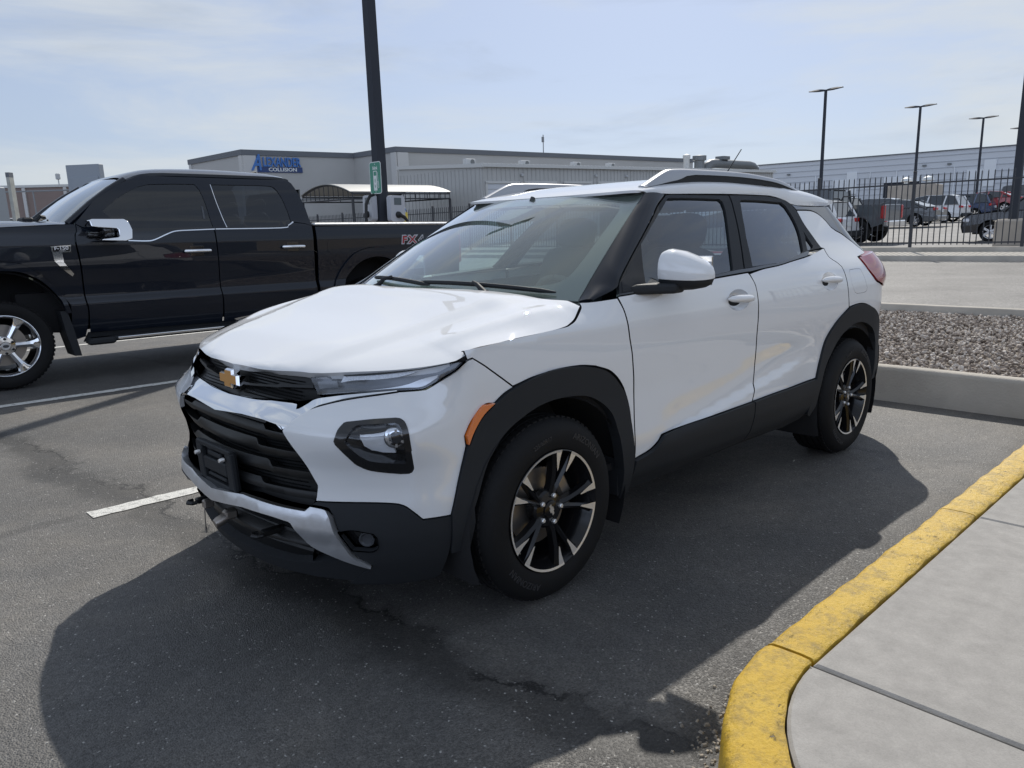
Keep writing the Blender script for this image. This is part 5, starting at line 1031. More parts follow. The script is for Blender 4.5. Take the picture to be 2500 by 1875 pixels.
# bay lines
mat('line_paint',(.72,.71,.67),.7,bump=(140,.9))
def wear(m,cols,scale,lo,hi):
    t=m.node_tree; b=t.nodes['Principled BSDF']; c=t.nodes.new('ShaderNodeTexCoord'); q=t.nodes.new('ShaderNodeTexNoise'); q.inputs['Scale'].default_value=scale; q.inputs['Detail'].default_value=9; q.inputs['Roughness'].default_value=.75
    r=t.nodes.new('ShaderNodeMapRange'); r.inputs[1].default_value=lo; r.inputs[2].default_value=hi; x=t.nodes.new('ShaderNodeMix'); x.data_type='RGBA'; x.inputs['A'].default_value=(*cols[0],1); x.inputs['B'].default_value=(*cols[1],1)
    t.links.new(c.outputs['Object'],q.inputs['Vector']); t.links.new(q.outputs['Fac'],r.inputs[0]); t.links.new(r.outputs[0],x.inputs['Factor']); t.links.new(x.outputs['Result'],b.inputs['Base Color'])
wear(M['line_paint'],((.62,.61,.57),(.14,.135,.125)),22,.52,.66)
def painted(name,x0,x1,y,w_,skew=0,z=.004):
    rr=np.random.default_rng(int(abs(y*100))); n=int(abs(x1-x0)/.05)+2; v=[];f=[]
    for x in np.linspace(x0,x1,n):
        yy=y+skew*(x-x0); v+=[(x+rr.normal(0,.004),yy-w_/2+rr.normal(0,.004),z),(x+rr.normal(0,.004),yy+w_/2+rr.normal(0,.004),z)]
    f=[(2*i,2*i+1,2*i+3,2*i+2)[::1 if x1<x0 else -1] for i in range(n-1)]
    return tag(mesh(name,v,f,'line_paint'),kind='structure')
painted('bay_line',.985,-.9,-1.42,.11); painted('bay_line',1.0,-4.1,-4.98,.12); painted('bay_line',1.0,-4.1,-9.0,.12)
# ================================================================== lamps, fence, buildings
mat('dark_bronze',(.040,.045,.056),.75,spec=.25)
mat('iron',(.030,.032,.038),.5)
mat('plinth',(.42,.37,.31),.9,noise=(2,.15))
def lamp_post(loc,hgt,label,plinth=True,group='car park lamp posts',w_=.14):
    o=empty('lamp_post',loc,0,label,'lamp post',group,tilt=True)
    m=MB(); v=[];hh=w_/2
    m.add([(-hh,-hh,0),(hh,-hh,0),(hh,hh,0),(-hh,hh,0),(-hh*.75,-hh*.75,hgt),(hh*.75,-hh*.75,hgt),(hh*.75,hh*.75,hgt),(-hh*.75,hh*.75,hgt)],[(3,2,1,0),(4,5,6,7),(0,1,5,4),(1,2,6,5),(2,3,7,6),(3,0,4,7)]); m.build('pole','dark_bronze',o)
    for s in (1,-1):
        h=MB(); n=10; v=[];f=[]
        for i in range(n+1):
            t=i/n; y=s*(.06+.95*t); wd=.05+.12*min(1,max(0,(t-.15)/.25))*(1-.35*max(0,t-.6)/.4); th=.05+.05*math.sin(math.pi*min(1,t+.1)); z=hgt-.05+.05*t
            v+=[(-wd,y,z),(0,y,z+th),(wd,y,z),(0,y,z-th*.5)]
        for i in range(n):
            for j in range(4): f.append((i*4+j,i*4+(j+1)%4,i*4+4+(j+1)%4,i*4+4+j))
        f+= [(3,2,1,0),tuple(n*4+j for j in range(4))]; h.add(v,f); h.build('lamp_head','dark_bronze',o,smooth=50)
    if plinth: MB().box((0,0,.32),(.62,.62,.64),bev=.05).build('plinth','plinth',o)
    return o
for x,y,h,l in ((-44.6,-18.4,7.0,'twin-armed dark lamp post nearest the white vehicles, tallest before the long warehouse'),(-56.35,-17.05,6.8,'twin-armed dark lamp post in front of the warehouse dock door'),(-67.6,-16.2,6.7,'twin-armed dark lamp post above the red car, smaller than its neighbours'),(-78.2,-15.9,6.53,'distant lamp post mostly hidden by the thick pole at the right edge')):
    hh=FW(x,y,h); lamp_post((x,y,gz(x,y)),hh[2]-gz(x,y),l,w_=.17)
lp=lamp_post((-25.2,-3.6,.66),9.5,'thick dark pole on a square beige concrete base behind the fence, near right edge',False,w_=.22)
MB().box((0,0,.42),(.80,.80,.86),bev=.06).build('plinth','plinth',lp)
P0=(-5.48,-8.05); bp_=FW(*P0,0)
lp2=empty('lamp_post',(P0[0],P0[1],.05),0,'tall dark square pole behind the black pickup carrying a green sign','lamp post','car park lamp posts',tilt=True)
m=MB(); m.add([(-.088,-.088,0),(.088,-.088,0),(.088,.088,0),(-.088,.088,0),(-.066,-.066,8.4),(.066,-.066,8.4),(.066,.066,8.4),(-.066,.066,8.4)],[(3,2,1,0),(4,5,6,7),(0,1,5,4),(1,2,6,5),(2,3,7,6),(3,0,4,7)]); m.build('pole','dark_bronze',lp2)
for s in (1,-1): MB().box((0,s*.55,8.36),(.3,.9,.07),bev=.03).build('lamp_head','dark_bronze',lp2)
MB().lathe([(.30,0),(.30,.5),(.28,.55),(0,.55)],28,Matrix.Rotation(R(90),4,'X')).build('plinth','plinth',lp2,smooth=40)
# EV sign
mat('sign_green',(.012,.22,.135),.35,coat=.4); mat('sign_white',(.72,.74,.72),.4); mat('charger_grey',(.46,.47,.50),.4,coat=.2); mat('screen_dark',(.10,.12,.13),.15); mat('cable',(.012,.012,.012),.6)
SX=-5.33; SG=empty('charging_sign',(-5.325,-7.99,2.335),R(-90),'green and white electric vehicle charging sign bolted to the pole','sign')
def rrect(w_,h_,r_,n=6): return [(sx*(w_/2-r_)+r_*math.cos(a0+a),sz*(h_/2-r_)+r_*math.sin(a0+a)) for sx,sz,a0 in ((1,1,0),(-1,1,math.pi/2),(-1,-1,math.pi),(1,-1,1.5*math.pi)) for a in np.linspace(0,math.pi/2,n)]
MB().prism(rrect(.325,.51,.045),0,.004,'y').build('border','sign_white',SG); MB().prism(rrect(.300,.485,.036),.004,.0055,'y').build('face','sign_green',SG)
TS=lambda x,z,y=.006: Matrix(((-1,0,0,x),(0,0,1,y),(0,1,0,z),(0,0,0,1)))
text('lettering','blink',.075,'sign_white',SG,TS(0,.155),.95,ext=.0004,bold=.002)
pm=MB(); 
def rect(mb,x0,x1,z0,z1,y0,y1): mb.box(((x0+x1)/2,(y0+y1)/2,(z0+z1)/2),(abs(x1-x0),abs(y1-y0),abs(z1-z0)))
# pump: local +x is image left
rect(pm,.055,-.042,-.20,.035,.0055,.0068); rect(pm,.055,.042,.035,.112,.0055,.0068); rect(pm,-.030,-.042,.035,.112,.0055,.0068); rect(pm,.042,-.030,.100,.112,.0055,.0068)
pm.build('pump_icon','sign_white',SG)
m=MB(); m.tube([(-.040,.0065,.10),(-.062,.0065,.085),(-.070,.0065,.05),(-.072,.0065,-.02),(-.088,.0065,-.10),(-.092,.0065,-.155),(-.078,.0065,-.165),(-.066,.0065,-.14),(-.062,.0065,-.05)],.0045,6); m.build('hose_icon','sign_white',SG)
text('lettering','E',.075,'sign_green',SG,TS(.006,-.045,.0072),.9,ext=.0003,bold=.001); text('lettering','V',.075,'sign_green',SG,TS(.006,-.135,.0072),.9,ext=.0003,bold=.001)
for z in (.215,-.222): MB().lathe([(0,.009),(.009,.009),(.010,.0055)],12,Matrix.Translation((0,0,z))).build('bolt','satin_silver',SG)
# chargers on both sides of the pole
def charger(loc,rz,label):
    c=empty('ev_charger',loc,rz,label,'EV charger','wall box chargers on the pole')
    MB().prism(rrect(.30,.42,.05),0,.10,'y').build('case','charger_grey',c,smooth=40); MB().prism(rrect(.15,.115,.008),.10,.103,'y',Matrix.Translation((.0,0,.115))).build('screen','screen_dark',c)
    m=MB(); m.lathe([(0,.15),(.030,.15),(.05,.13),(.055,.10)],22,Matrix.Translation((.0,0,-.10))); m.tube([(.0,.14,-.10),(-.06,.18,-.14),(-.11,.19,-.20),(-.15,.16,-.40),(-.10,.10,-.9)],[.035,.032,.022,.014,.014],10); m.build('connector','cable',c,smooth=50)
    m=MB(); m.box((0,-.04,0),(.16,.08,.30),bev=.01); m.build('bracket','dark_bronze',c); return c
charger((-5.56,P0[1]+.20,1.84),R(4),'grey wall box charger with a plugged-in connector, to the right of the pole')
charger((-5.36,P0[1]-.12,1.86),R(-95),'grey charger seen edge-on to the left of the pole, black cable looping over it')
m=MB(); m.tube([(-5.34,P0[1]-.02,2.07),(-5.22,P0[1]+.02,2.05),(-5.12,P0[1]+.05,1.92),(-5.09,P0[1]+.06,1.6),(-5.1,P0[1]+.06,1.0)],.026,10); tag(m.build('cable','cable',None,smooth=60),'thick black charging cable curving down left of the pole','cable')
# iron fence
fn=empty('iron_fence',(-21.6,0,0),0,'black iron picket fence along the far side of the street','fence')
ypost=np.arange(-52.0,14,2.75); FH=2.0
fz=lambda y: .775
for y in ypost:
    m=MB(); m.box((0,y,fz(y)+1.0),(.075,.075,2.14)); m.box((0,y,fz(y)+2.09),(.09,.09,.03),bev=.01); m.build('post','iron',fn)
for a,b in zip(ypost[:-1],ypost[1:]):
    m=MB(); 
    for z in (.12,1.76): m.box((0,(a+b)/2,fz(a)+z),(.035,b-a-.07,.04))
    for q in np.arange(a+.152,b-.05,.152):
        m.add([(-.011,q-.011,fz(q)+.06),(.011,q-.011,fz(q)+.06),(.011,q+.011,fz(q)+.06),(-.011,q+.011,fz(q)+.06),(-.011,q-.011,fz(q)+1.98),(.011,q-.011,fz(q)+1.98),(.011,q+.011,fz(q)+1.98),(-.011,q+.011,fz(q)+1.98),(0,q,fz(q)+2.03)],[(0,1,5,4),(1,2,6,5),(2,3,7,6),(3,0,4,7),(4,5,8),(5,6,8),(6,7,8),(7,4,8)])
    m.build('picket_panel','iron',fn)
# ---- main building
mat('block_wall',(.43,.425,.41),.85,noise=(.5,.05),bump=(30,.15)); mat('fascia_grey',(.135,.145,.16),.7); mat('pilaster',(.52,.515,.50),.85)
mat('sign_blue',(.045,.16,.45),.35); mat('sign_navy',(.02,.05,.16),.4); mat('pipe_grey',(.22,.23,.24),.6)
BX,BY=-26.13,-56.91
bd=empty('repair_shop',FW(BX,BY,0),0,'long pale grey block building with dark fascia and blue lettering','building',tilt=True); bd.matrix_world=Matrix.Translation(FW(BX,BY,0))@TILT@Matrix.Rotation(.009,4,'Y')
FP=[(0,0),(-10.3,0),(-10.3,6.39),(-54.1,6.39),(-54.1,-22),(0,-22),]
FP=[(0,0),(-10.3,0),(-10.3,6.39),(-54.1,6.39),(-54.1,-10.5),(0,-10.5)]
MB().prism(FP,-3.5,5.72,'z').build('wall','block_wall',bd)
def off_poly(p,d): return [tuple(q) for q in inset(np.array(p,float),-d)]
MB().prism(off_poly(FP,.12),5.70,6.12,'z').build('fascia','fascia_grey',bd)
for x,y,sx,sy in ((-.55,.06,1.1,.12),(.06,-.2,.12,.5),(-10.24,6.1,.12,.7),(-10.9,6.45,1.1,.12),(.06,-10.2,.12,.5)): MB().box((x,y,1.1),(sx,sy,9.16)).build('pilaster','pilaster',bd)
MB().tube([(-3.5,.12,2.15),(-9.6,.12,2.35),(-10.0,.12,2.35)],.05,8).build('wall_pipe','pipe_grey',bd,smooth=50); MB().tube([(-10.2,4.2,2.55),(-10.2,5.6,2.75),(-10.15,6.1,2.7),(-10.1,6.25,2.4),(-10.1,6.25,-2)],.11,10).build('downpipe','pipe_grey',bd,smooth=50)
SM=lambda x,z,y: Matrix(((-1,0,0,x),(0,0,1,y),(0,1,0,z),(0,0,0,1)))
shop=bpy.data.objects.new('shop_sign',None); COL.objects.link(shop); shop.parent=bd
m=MB(); m.box((-3.05,.06,4.60),(4.2,.10,.42)); m.build('sign_band','sign_navy',shop)
text('sign_letters','A',1.75,'sign_blue',shop,SM(-1.05,5.08,.14),.70,ext=.06,bold=.03,shear=.35)
text('sign_letters','LEXANDER',1.02,'sign_blue',shop,SM(-3.30,5.16,.14),.66,ext=.06,bold=.018)
text('sign_letters','COLLISION',.40,'sign_white',shop,SM(-3.35,4.60,.13),1.25,ext=.03,bold=.006)
m=MB(); m.tube([(0,0,0),(0,0,2.0)],.045,8); m.box((0.05,0,1.55),(.22,.14,.5)); m.tube([(0,0,.15),(-.5,0,-.9)],.03,6)
ob=m.build('roof_antenna','pipe_grey',None); ob.matrix_world=Matrix.Translation(FW(-54.2,-50.8,6.1))@TILT; tag(ob,'thin antenna mast standing on the roof edge of the long grey building','antenna')
for k,(x,y) in enumerate(((-50.5,-53),(-62.0,-52))):
    o=MB().lathe([(.7,0),(.7,.25),(.5,.35),(0,.38)],20,Matrix.Rotation(R(90),4,'X')).build('roof_vent','pipe_grey',None,smooth=40); o.matrix_world=Matrix.Translation(FW(x,y,6.1))@TILT; tag(o,('low round roof vent left of the antenna','low round roof vent right of the antenna')[k],'roof vent','roof vents on the long building')
# ---- metal shed in front of it
def ribmat(name,c1,sc,axis,rough=.5):
    m=bpy.data.materials.new(name); m.use_nodes=True; t=m.node_tree; b=t.nodes['Principled BSDF']; c=t.nodes.new('ShaderNodeTexCoord'); wv=t.nodes.new('ShaderNodeTexWave'); wv.bands_direction=axis; wv.inputs['Scale'].default_value=sc; wv.wave_profile='SIN'
    t.links.new(c.outputs['Object'],wv.inputs['Vector']); rp=t.nodes.new('ShaderNodeMapRange'); rp.inputs[1].default_value=.55; rp.inputs[2].default_value=.85; t.links.new(wv.outputs['Fac'],rp.inputs[0])
    bp=t.nodes.new('ShaderNodeBump'); bp.inputs['Strength'].default_value=1; bp.inputs['Distance'].default_value=.05; t.links.new(rp.outputs[0],bp.inputs['Height']); t.links.new(bp.outputs[0],b.inputs['Normal'])
    b.inputs['Base Color'].default_value=(*c1,1); b.inputs['Roughness'].default_value=rough; M[name]=m
mat('shed_wall',(.44,.44,.425),.55,noise=(.6,.05)); mat('shed_trim',(.54,.54,.52),.5); mat('rollup',(.55,.57,.60),.5); mat('void',(.02,.025,.035),.9); mat('ac_white',(.46,.47,.47),.6); mat('duct_grey',(.16,.17,.175),.45,metal=.5); mat('tin_roof',(.27,.27,.26),.5,metal=.2)
HX,HY=-32.65,-35.9
shd=empty('metal_shed',FW(HX,HY,0),0,'low ribbed metal shed with a row of roll-up doors','shed',tilt=True)
shd.matrix_world=Matrix.Translation(FW(HX,HY,0))@TILT@Matrix.Rotation(.010,4,'Y')
LX,LY=-39.6,-9.15; h0,h1=3.52,3.98
m=MB(); m.add([(0,0,-3),(LX,0,-3),(LX,LY,-3),(0,LY,-3),(0,0,h0),(LX,0,h0),(LX,LY,h1),(0,LY,h1)],[(3,2,1,0),(4,5,6,7),(0,1,5,4),(1,2,6,5),(2,3,7,6),(3,0,4,7)]); m.build('wall','shed_wall',shd)
DX=[(-.44,-3.34),(-4.10,-7.09),(-8.14,-11.07),(-11.99,-14.87),(-15.96,-19.2),(-21.0,-24.0),(-26,-29)]
m=MB()
for x in np.arange(-.15,LX,-.42):
    if not any(b-.25<x<a+.25 for a,b in DX): m.box((x,.02,.26),(.07,.05,h0+3-.05))
    else: m.box((x,.02,3.0),(.07,.05,1.0))
for y in np.arange(-.2,LY,-.42): m.box((.02,y,.2),(.05,.07,h0+3))
m.build('wall_ribs','shed_wall',shd)
m=MB(); m.box((LX/2,.12,h0+.06),(abs(LX)+.3,.34,.16)); 
v=[(.15,.25,h0+.12),(LX-.1,.25,h0+.12),(LX-.1,LY-.1,h1+.13),(.15,LY-.1,h1+.13)]; m.add(v+[(a,b,c+.06) for a,b,c in v],[(3,2,1,0),(4,5,6,7),(0,1,5,4),(1,2,6,5),(2,3,7,6),(3,0,4,7)])
for x in np.arange(0,LX,-.42): m.box((x,.10,h0+.20),(.07,.4,.06))
m.add([(.17,.27,h0-.06),(.17,LY-.1,h1-.04),(.17,LY-.1,h1+.20),(.17,.27,h0+.19),(-.02,.27,h0-.06),(-.02,LY-.1,h1-.04),(-.02,LY-.1,h1+.20),(-.02,.27,h0+.19)],[(0,1,2,3),(7,6,5,4),(0,4,5,1),(1,5,6,2),(2,6,7,3),(3,7,4,0)])
m.build('roof','shed_trim',shd)
for i,(a,b) in enumerate(DX):
    dr=bpy.data.objects.new('roller_door',None); COL.objects.link(dr); dr.parent=shd
    if i!=3:
        m=MB()
        for k in range(14): m.box(((a+b)/2,.0,-2.7+.38*k),(abs(b-a),.07,.345),bev=.02)
        m.build('curtain','rollup',dr)
    else: MB().box(((a+b)/2,.0,0),(abs(b-a),.06,4.9)).build('opening','void',dr)
    m=MB()
    for x in (a+.07,b-.07): m.box((x,.05,-.2),(.16,.12,5.4))
    m.box(((a+b)/2,.05,2.52),(abs(b-a)+.3,.12,.16)); m.build('door_frame','shed_trim',dr)
for x in (-3.7,-11.6,-15.4): MB().box((x,.12,3.0),(.22,.22,.2),bev=.05).build('wall_lamp','ac_white',shd)
acl=('white air conditioner on the shed roof above the left corner','air conditioner on the shed roof over the first roll-up door','air conditioner on the shed roof above the second and third doors','air conditioner on the shed roof above the dark open doorway','rightmost air conditioner on the shed roof')
for k,(x,y) in enumerate(((-33.4,-38.0),(-38.7,-38),(-44.4,-38),(-48.7,-38),(-53,-38))):
    if k==4: continue
    o=empty('air_conditioner',FW(x,y,3.72+(-33-x)*.009),0,acl[k],'air conditioner','condenser units on the shed roof',tilt=True)
    MB().box((0,0,.26),(.88,.36,.44),bev=.03).build('case','ac_white',o); MB().lathe([(.19,.19),(.17,.20),(.05,.19),(0,.20)],24,Matrix.Translation((-.14,0,.26))).build('fan_grille','duct_grey',o); MB().box((0,0,.035),(.7,.3,.07)).build('feet','duct_grey',o)
for k,(x,r_,zt,mm_,l) in enumerate(((-65.85,.30,5.97,'ac_white','white capped vent pipe on the shed roof, left of the dark one'),(-68.2,.52,5.89,'duct_grey','dark vent stack with a wide cap on the shed roof'))):
    m=MB(); rt=Matrix.Rotation(R(90),4,'X'); b0=3.9-.2; m.lathe([(r_,0),(r_,zt-b0-.5),(r_*1.35,zt-b0-.45),(r_*1.35,zt-b0),(0,zt-b0+.08)] if k else [(r_,0),(r_,zt-b0-.45),(r_*1.25,zt-b0-.35),(r_*1.25,zt-b0-.1),(0,zt-b0+.05)],20,rt); o=m.build('vent_pipe',mm_,None,smooth=40); o.matrix_world=Matrix.Translation(FW(x,-42,b0))@TILT; tag(o,l,'vent pipe')
du=empty('roof_duct',FW(-74.5,-42,0),0,'big grey exhaust duct with elbows on the shed roof','duct',tilt=True)
m=MB(); m.tube([(5.3,0,3.8),(5.25,0,4.4),(4.9,0,4.85),(4.2,0,5.12),(3.4,0,5.2),(0,0,5.2),(-3.6,0,5.2),(-4.5,0,5.1),(-5.1,0,4.8),(-5.4,0,4.3),(-5.45,0,3.8)],.47,16); m.build('tube','duct_grey',du,smooth=50); MB().box((1.8,0,5.80),(1.3,1,.35)).build('damper','duct_grey',du); MB().box((0,0,4.35),(8,1.0,.14)).build('support','ac_white',du)
# ---- canopy
KX,KY=-22.87,-36.29
cn=empty('canopy',FW(KX,KY,0),0,'barrel-roofed tin canopy on slim posts beside the shed','canopy',tilt=True)
v=[];f=[];n=14
for i in range(n+1):
    t=i/n; y=-5.8*t; z=1.88+.55*math.sin(math.pi*t)**.9
    v+=[(.15,y,z),(-7.4,y,z+.0),(-7.4,y,z+.05),(.15,y,z+.05)]
for i in range(n):
    for j in range(4): f.append((i*4+j,i*4+4+j,i*4+4+(j+1)%4,i*4+(j+1)%4))
f+=[(0,1,2,3),tuple(n*4+j for j in (3,2,1,0))]; mesh('canopy_roof',v,f,'tin_roof',cn,smooth=True,auto=40)
m=MB()
for x in (0,-7.3):
    m.tube([(x,-5.8*t,1.83+.55*math.sin(math.pi*t)**.9) for t in np.linspace(0,1,15)],.05,6); m.tube([(x,0,1.5),(x,-5.8,1.5)],.05,6)
    for t in np.linspace(.08,.92,10): m.tube([(x,-5.8*t,1.5),(x,-5.8*t,1.83+.55*math.sin(math.pi*t)**.9)],.025,5)
for y in (0,-5.8):
    m.tube([(0,y,1.5),(-7.3,y,1.5)],.045,6); m.tube([(0,y,1.8),(-7.3,y,1.8)],.05,6)
    for x in np.linspace(0,-7.3,9): m.tube([(x,y,1.5),(x,y,1.8)],.025,5)
m.build('truss','iron',cn)
for x in (0,-7.3):
    for y in (0,-5.8): MB().box((x,y,-.6),(.12,.12,4.2)).build('post','iron',cn)
# ---- low wall building behind the canopy with a door (left end of the shed yard)
bl_=MB(); bl_.box((-18.18,-24.84,1.6),(.16,.16,1.75)); tag(bl_.build('bollard',mat('bollard_yellow',(.62,.46,.06),.5),None),'slim yellow bollard seen beyond the pickup bed, right of the charger','bollard')
o=empty('notice_board',(-18.74,-25.76,1.0),R(20),'small blue and white notice next to the yellow bollard','sign'); MB().box((0,0,1.48),(.42,.03,.46)).build('board','sign_white',o); MB().box((0,.018,1.62),(.38,.01,.14)).build('heading','sign_blue',o); MB().box((0,-.03,.7),(.06,.05,1.5)).build('post','iron',o)
# ---- warehouse on the right
mat('warehouse_wall',(.60,.62,.65),.6,noise=(.25,.03)); mat('warehouse_panel',(.74,.76,.78),.6)
wh=empty('warehouse',FW(-132,-50,0),0,'very long pale warehouse with horizontal siding and a dock door','warehouse',tilt=True)
m=MB(); m.box((-25,31,2.2),(50,102,12.6)); m.build('wall','warehouse_wall',wh)
m=MB()
for z in np.arange(-3.2,8.3,.92): m.box((.04,31,z),(.10,102,.10))
m.build('siding_seams',mat('seam',(.44,.46,.49),.7),wh)
m=MB(); m.box((0,31,8.56),(.4,102.3,.16)); m.build('parapet','fascia_grey',wh)
for y,z,sy,sz in ((-4.7,4.6,2.4,1.4),(-10.8,4.3,1.9,1.2),(-2.7,4.6,1.7,3.6),(15.9,4.9,2.3,1.5),(17.8,5.0,1.6,3.9),(30,4.6,2.4,1.6)): MB().box((.1,y,z-.2),(.25,sy,sz)).build('wall_panel','warehouse_panel',wh)
MB().box((.08,5.3,2.0),(.2,5.4,5.6)).build('dock_door','void',wh); MB().box((.16,5.3,4.6),(.2,5.4,.9)).build('door_shutter','warehouse_panel',wh)
for y in (-9,.3,4.5,13,24): MB().box((.1,y,3.5),(.14,.14,5)).build('downpipe','warehouse_panel',wh)
for y in (-14,8.6,12.2): MB().box((.2,y,6.5),(.35,.5,.25)).build('wall_lamp','duct_grey',wh)
# rooftop plant box in front of the dock door
o=empty('equipment_cabin',(-64.1,-19.0,1.85),0,'beige cabin with two mushroom vents standing before the dock door','cabin')
MB().box((0,-.6,1.35),(2.2,3.4,2.75),bev=.06).build('body','plinth',o)
for y in (-1.1,.5): MB().lathe([(.18,0),(.18,.28),(.42,.32),(.38,.52),(0,.66)],16,Matrix.Translation((.5,y,2.70))@Matrix.Rotation(R(90),4,'X')).build('vent_cap','sign_white',o,smooth=40)
# ---- things beyond the pickup's bonnet
mat('brown_wall',(.23,.175,.155),.85,noise=(.4,.08)); mat('box_grey',(.17,.20,.235),.6); mat('post_grey',(.40,.40,.36),.8,noise=(6,.15)); mat('sign_grey',(.27,.30,.335),.6)
o=empty('brown_building',FW(-17,-82,0),0,'low brown building with flat roof beyond the pickup bonnet','building',tilt=True)
m=MB(); m.prism([(2.2,-1.8),(.7,-.85),(-9,6.5),(-16,-3),(-3,-14),(8,-8)],-4,4.45,'z'); m.build('wall','brown_wall',o); m=MB(); m.prism(off_poly([(2.2,-1.8),(.7,-.85),(-9,6.5),(-16,-3),(-3,-14),(8,-8)],.15),4.43,4.66,'z'); m.build('roof','shed_trim',o)
for x,y in ((.75,-.85),(-2.2,1.45),(-5.2,3.7)): MB().box((x,y,0),(.28,.28,8.8),rz=R(-37)).build('pilaster','pilaster',o)
m=MB(); m.tube([(0,0,0),(0,0,.5)],.05,6); m.box((0,0,.75),(.36,.36,.55),bev=.05); o=m.build('roof_light','ac_white',None); o.matrix_world=Matrix.Translation(FW(-18.6,-80.3,4.6))@TILT; tag(o,'small lamp on the roof of the brown building','lamp')
o=empty('sign_panel',FW(-5.0,-22.25,-1.2),R(128),'blank grey sign board standing behind the pickup windshield','sign board',tilt=True)
m=MB(); m.box((0,0,1.55),(1.06,.20,3.2),bev=.01); m.build('board','sign_grey',o); MB().box((.04,-.11,1.3),(.86,.03,3.0),bev=.008).build('panel','sign_grey',o); MB().box((.04,.11,1.3),(.86,.03,3.0),bev=.008).build('panel','sign_grey',o)
o=empty('post',FW(-2.91,-21.32,-1.35),R(45),'pale grey square post standing left of the pickup windshield','post',tilt=True); MB().box((0,0,1.44),(.17,.09,2.9)).build('shaft','post_grey',o); MB().box((0,.0,2.92),(.175,.095,.12)).build('cap','fascia_grey',o)
o=empty('utility_cabinet',FW(-1.85,-19.2,-1.35),R(45),'tall blue grey cabinet at the left edge beyond the pickup','cabinet',tilt=True); MB().box((.0,0,1.25),(.9,.6,2.5),bev=.02).build('case','box_grey',o); MB().box((-.2,.31,1.0),(.04,.03,.5)).build('handle','iron',o)
o=empty('pipe_fence',FW(-8.5,-44.5,0),0,'chain fence with a single top rail in front of the brown building','fence',tilt=True)
m=MB(); m.tube([(6,-5.7,2.27),(-6,5.7,2.27)],.045,6); m.build('top_rail','pipe_grey',o)
for t in (-1,-.5,0,.5,1): MB().tube([(6*t,-5.7*t,-1.4),(6*t,-5.7*t,2.27)],.04,6).build('post','pipe_grey',o)
# ================================================================== cars parked behind the fence
for nm,c in (('paint_white',(.74,.74,.74)),('paint_dark',(.025,.028,.032)),('paint_slate',(.045,.055,.062)),('paint_grey',(.10,.105,.11)),('paint_blue',(.035,.06,.13)),('paint_red',(.34,.02,.025)),('paint_black',(.008,.008,.01)),('paint_silver',(.40,.41,.43))): mat(nm,c,.3,coat=1)
mat('car_glass',(.02,.026,.032),.05,coat=1); mat('lamp_red',(.50,.015,.015),.2,coat=.5); mat('rim_alloy',(.55,.55,.56),.25,metal=.9)
SH={ # side profiles: body outline (x forward, z), greenhouse outline
 'suv':dict(L=4.7,W=1.9,r=.36,ax=(1.42,-1.40),body=[(2.3,.32),(2.36,.55),(2.34,.82),(2.15,.98),(1.15,1.08),(-2.2,1.12),(-2.32,1.0),(-2.36,.55),(-2.28,.34)],gh=[(1.2,1.06),(.42,1.58),(-.2,1.70),(-1.6,1.68),(-1.95,1.60),(-2.24,1.10)],pil=(-.28,-1.28)),
 'sedan':dict(L=4.9,W=1.86,r=.34,ax=(1.45,-1.42),body=[(2.38,.28),(2.44,.50),(2.36,.70),(2.1,.82),(1.1,.95),(-1.5,1.04),(-2.32,1.02),(-2.45,.85),(-2.42,.50),(-2.3,.30)],gh=[(1.15,.94),(.25,1.36),(-.5,1.44),(-1.1,1.38),(-1.95,1.05)],pil=(-.30,-1.15)),
 'jeep':dict(L=4.7,W=1.9,r=.40,ax=(1.40,-1.40),body=[(2.2,.45),(2.3,.70),(2.2,1.15),(.9,1.22),(-2.2,1.22),(-2.28,.9),(-2.2,.5)],gh=[(.95,1.2),(.68,1.80),(.5,1.86),(-2.0,1.86),(-2.15,1.78),(-2.2,1.2)],pil=(-.2,-1.2))}
